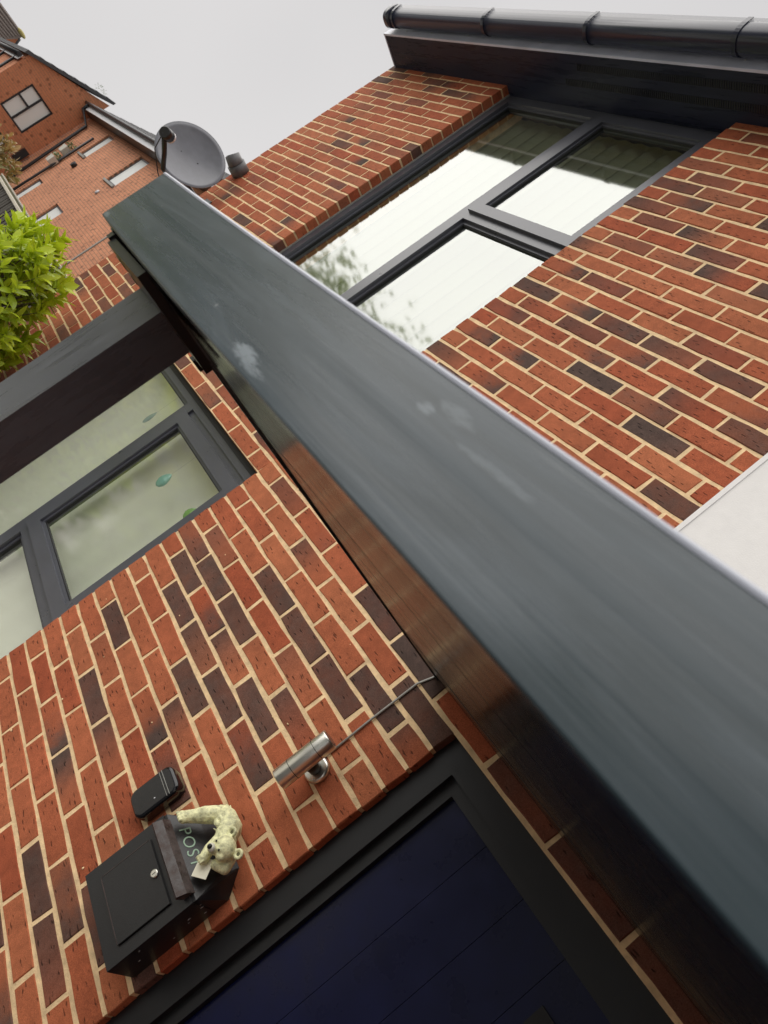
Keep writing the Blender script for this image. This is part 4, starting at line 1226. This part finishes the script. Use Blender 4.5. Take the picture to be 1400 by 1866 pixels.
for x in (-3.2, -5.6, -8.0, -10.4, -12.8):
    MB().box(x - 0.045, x + 0.045, F2Y + 0.022, F2Y + 0.11, GROUND, F2T - 0.02).build('fence_post', M['wood'], fe2)

# ------------------------------------------------------------------ neighbours
NY = 3.2
def nx(b): return CAM.x + b * (NY - CAM.y)
def nz(b): return CAM.z + b * (NY - CAM.y)
NXL = -24.1
row = empty('terrace_house')
tag(row, 'orange brick terrace house with narrow recessed windows behind the dish', 'house')
ops = [(nx(-4.80), nx(-4.64), -0.90, 0.06), (nx(-4.05), nx(-3.865), -0.98, 0.06), (nx(-4.82), nx(-4.68), -3.3, -2.24), (nx(-4.17), nx(-3.97), -3.4, -2.30)]
# wall pieces round the openings (column by column)
rw = MB()
NT = 0.20
upper = sorted([(ops[0], ops[2]), (ops[1], ops[3])], key=lambda q: q[0][0])
x = NXL
for u, l in upper:
    a = min(u[0], l[0]); b_ = max(u[1], l[1])
    rw.box(x, a, NY, NY + 0.3, GROUND, NT)
    rw.box(a, b_, NY, NY + 0.3, l[3], u[2])
    rw.box(a, b_, NY, NY + 0.3, GROUND, l[2])
    rw.box(a, b_, NY, NY + 0.3, u[3], NT)
    for o_ in (u, l):
        if o_[0] > a + 1e-3: rw.box(a, o_[0], NY, NY + 0.3, o_[2], o_[3])
        if o_[1] < b_ - 1e-3: rw.box(o_[1], b_, NY, NY + 0.3, o_[2], o_[3])
    x = b_
rw.box(x, -8.0, NY, NY + 0.3, GROUND, NT)
rw.build('wall', M['far_x'], row)
for (a, b_, z0, z1) in ops:
    f = MB()
    f.box(a, a + 0.05, NY + 0.045, NY + 0.10, z0, z1); f.box(b_ - 0.05, b_, NY + 0.045, NY + 0.10, z0, z1)
    f.box(a + 0.05, b_ - 0.05, NY + 0.045, NY + 0.10, z1 - 0.05, z1); f.box(a + 0.05, b_ - 0.05, NY + 0.045, NY + 0.10, z0, z0 + 0.05)
    w = f.build('window', M['frame'], row)
    MB().poly([(a + 0.05, NY + 0.060, z0 + 0.05), (b_ - 0.05, NY + 0.060, z0 + 0.05), (b_ - 0.05, NY + 0.060, z1 - 0.05), (a + 0.05, NY + 0.060, z1 - 0.05)]).build('pane', M['far_pane'], w, recalc=False)
    MB().box(a, b_, NY + 0.12, NY + 0.14, z0, z1).build('blind', M['blind'], w)
    MB().box(a - 0.05, b_ + 0.05, NY - 0.04, NY + 0.044, z0 - 0.06, z0).build('sill', M['conduit'], w)
ey = NY - 0.32
def ez_(b): return CAM.z + b * (ey - CAM.y)
MB().box(NXL, -8, ey, NY, NT - 0.02, NT).build('eaves_soffit', M['dark_trim'], row)
MB().box(NXL, -8, ey - 0.02, ey, NT - 0.03, NT + 0.16).build('eaves_fascia', M['white_trim'], row)
gg = MB().tube([(NXL, ey - 0.08, NT + 0.16), (-8, ey - 0.08, NT + 0.16)], 0.05, 10)
gg = gg.build('gutter', M['dark_trim'], row)
rt = MB()
for i in range(9):
    y = ey - 0.06 + i * 0.27; z = NT + 0.20 + i * 0.20
    rt.obox(((NXL - 8) / 2, y + 0.16, z + 0.10), ((-8 - NXL) / 2, 0, 0), (0, 0.16, 0.112), (0, -0.014, 0.024))
rt.build('roof', M['tile_dark'], row)
# drain pipes, joint strip, vent
def dpipe(x, z0, z1, r, m, par, y=NY - 0.07):
    MB().tube([(x, y, z0), (x, y, z1)], r, 8).build('drain_pipe', m, par)
MB().tube([(nx(-5.33), ey - 0.08, NT + 0.10), (nx(-5.35), ey - 0.05, NT - 0.08), (nx(-5.22), NY - 0.07, nz(0.475)), (nx(-5.10), NY - 0.07, GROUND)], 0.045, 8).build('drain_pipe', M['dark_trim'], row)
MB().tube([(nx(-4.86), NY - 0.06, nz(0.44)), (nx(-4.86), NY - 0.06, GROUND)], 0.035, 8).build('drain_pipe', M['dark_trim'], row)
MB().box(nx(-3.29) - 0.03, nx(-3.29) + 0.03, NY - 0.02, NY, GROUND, NT - 0.02).build('joint_strip', M['conduit'], row)
MB().tube([(nx(-4.6), NY, nz(0.24)), (nx(-4.6), NY - 0.10, nz(0.24))], 0.085, 14).build('wall_vent', M['dark_trim'], row)
MB().ball((nx(-3.93), NY - 0.02, nz(0.222)), 0.07, 0.03, 0.07).build('security_lamp', M['pin'], row)
for i, (bx_, bz_) in enumerate(((-4.935, 0.262), (-4.90, 0.165))):
    p = empty('wall_planter')
    tag(p, ('upper' if i == 0 else 'lower') + ' of two cream wall planters hung beside the black drain pipe', 'planter', 'cream planters hung on the terrace wall')
    X, Z = nx(bx_), nz(bz_)
    MB().prism([(X - 0.24, NY - 0.22, Z + 0.12), (X + 0.24, NY - 0.22, Z + 0.12), (X + 0.19, NY - 0.20, Z - 0.12), (X - 0.19, NY - 0.20, Z - 0.12)], (0, 0.19, 0)).build('trough', M['planter'], p)
    pl = MB()
    for q in range(46):
        c_ = (X + R.uniform(-.22, .22), NY - 0.12 + R.uniform(-.1, .1), Z + 0.14 + R.uniform(-.02, .22) * (1 if i == 0 else 0.6))
        pl.obox(c_, (R.uniform(.02, .05), R.uniform(-.02, .02), R.uniform(-.02, .02)), (0, R.uniform(.01, .03), R.uniform(-.02, .03)), (0.001, 0, 0.002))
    pl.build('plant', M['tree'], p)

# gable house, its end wall square to the terrace
GX = -24.1
gh = empty('gable_house')
tag(gh, 'orange brick house end with a tiled sloping verge and white casement window', 'house')
def gyz(b, zz): return (CAM.y + b * (CAM.x - GX), CAM.z + zz * (CAM.x - GX))
yA, yB = 1.10, 3.199
gops = [(1.70, 2.60, -1.84, -0.70), (1.66, 2.62, -3.4, -2.33)]
gw = MB()
gw.prism([(GX, yA, -0.70), (GX, yB, -0.70), (GX, yB, 0.92), (GX, yA, -0.30)], (-9, 0, 0))
gw.box(GX - 9, GX, yA, 1.66, GROUND, -0.70)
gw.box(GX - 9, GX, 2.62, yB, GROUND, -0.70)
gw.box(GX - 9, GX, 1.66, 1.70, -1.84, -0.70); gw.box(GX - 9, GX, 2.60, 2.62, -1.84, -0.70)
gw.box(GX - 9, GX, 1.66, 2.62, -2.33, -1.84)
gw.box(GX - 9, GX, 1.66, 2.62, GROUND, -3.4)
gw.box(GX - 9, GX - 0.5, 1.66, 2.62, -3.4, -0.70)
gw.build('wall', M['far_y'], gh)
for qi, (a, b_, z0, z1) in enumerate(gops):
    f = MB()
    xx = GX - 0.025
    f.box(xx - 0.06, xx, a, a + 0.055, z0, z1); f.box(xx - 0.06, xx, b_ - 0.055, b_, z0, z1)
    f.box(xx - 0.06, xx, a + 0.055, b_ - 0.055, z1 - 0.055, z1); f.box(xx - 0.06, xx, a + 0.055, b_ - 0.055, z0, z0 + 0.055)
    zm = z0 + (z1 - z0) * 0.56; ym = (a + b_) / 2
    f.box(xx - 0.06, xx, ym - 0.03, ym + 0.03, z0 + 0.055, z1 - 0.055)
    f.box(xx - 0.06, xx, a + 0.055, ym - 0.03, zm - 0.03, zm + 0.03)
    w = f.build('window', M['dark_trim'], gh)
    for (ya, yb, za, zb) in ((ym + 0.03, b_ - 0.055, z0 + 0.055, z1 - 0.055), (a + 0.055, ym - 0.03, z0 + 0.055, zm - 0.03), (a + 0.055, ym - 0.03, zm + 0.03, z1 - 0.055)):
        MB().poly([(xx - 0.04, ya, za), (xx - 0.04, yb, za), (xx - 0.04, yb, zb), (xx - 0.04, ya, zb)]).build('pane', M['far_pane'], w, recalc=False)
    MB().box(xx - 0.055, xx - 0.045, a, b_, z0, z1).build('blind', M['blind'], w)
rt = MB()
n = 8
for i in range(n):
    s0, s1 = i / n, (i + 1) / n
    yy0 = yA - 0.12 + (yB + 0.02 - yA + 0.12) * s0; yy1 = yA - 0.12 + (yB + 0.02 - yA + 0.12) * s1
    z0 = -0.38 + (1.02 + 0.38) * s0; z1 = -0.38 + (1.02 + 0.38) * s1
    rt.prism([(GX + 0.10, yy0, z0), (GX + 0.10, yy1, z1), (GX + 0.10, yy1, z1 + 0.10), (GX + 0.10, yy0, z0 + 0.14)], (-9.2, 0, 0))
rt.build('roof', M['tile_dark'], gh)
MB().tube([(GX + 0.05, yA - 0.14, -0.52), (GX - 9, yA - 0.14, -0.52)], 0.07, 10).build('gutter', M['dark_trim'], gh)
MB().box(GX - 9, GX + 0.02, yA - 0.08, yA - 0.06, -0.66, -0.46).build('eaves_fascia', M['white_trim'], gh)
for xx in (GX - 0.7, GX - 3.2):
    MB().tube([(xx, yA - 0.06, -0.6), (xx, yA - 0.06, GROUND)], 0.04, 8).build('drain_pipe', M['dark_trim'], gh)
MB().box(GX, GX + 0.16, 2.92, 3.12, -2.50, -2.02).build('meter_box', M['dark_trim'], gh)
wd = MB()
for q in range(40):
    wd.obox((GX + R.uniform(-.3, .1), 2.75 + R.uniform(-.18, .18), 0.95 + R.uniform(-.08, .14)), (R.uniform(.005, .015), .004, .004), (0, R.uniform(.004, .012), .008), (0, 0.002, R.uniform(.004, .012)))
wv = wd.build('roof_weed', M['tree'])
tag(wv, 'tuft of green weed growing on the gable house verge', 'weed')

# far house beyond
fh = empty('far_house')
tag(fh, 'distant orange house with a pale ribbed tile roof at the top left', 'house')
HX = -45.0
def P3(bd, zz, x=HX): 
    s = CAM.x - x
    return (x, CAM.y + bd * s, CAM.z + zz * s)
MB().prism([(HX, -2.2, GROUND), (HX, 3.1, GROUND), P3(0.0935, 0.0655), P3(0.0875, 0.0832), P3(0.080, 0.0640), (HX, -2.2, -0.3)], (-6, 0, 0)).build('wall', M['far_y'], fh)
ra, rb = Vector(P3(0.020, 0.0855, HX + 0.3)), Vector(P3(0.0872, 0.0888, HX + 0.3))
rc, rd_ = Vector(P3(0.0885, 0.0830, HX + 0.3)), Vector(P3(0.0800, 0.0632, HX + 0.3))
re = Vector(P3(0.020, 0.050, HX + 0.3))
MB().prism([ra, rb, rc, rd_, re], (-0.25, 0, 0)).build('roof', M['tile_pale'], fh)
for i in range(9):
    s = (i + 0.5) / 9
    a = ra.lerp(re, s); b_ = rb.lerp(rd_, s)
    MB().tube([a + Vector((0.03, 0, 0)), b_ + Vector((0.03, 0, 0))], 0.05, 6).build('tile_rib', M['tile_pale'], fh)
MB().ball(rb - Vector((0, 0.1, 0.05)), 0.14, 0.28, 0.12).build('ridge_end', M['lichen'], fh)
MB().tube([rc + Vector((0.05, 0, 0)), Vector(P3(0.0938, 0.0655, HX + 0.3))], 0.06, 6).build('verge', M['dark_trim'], fh)
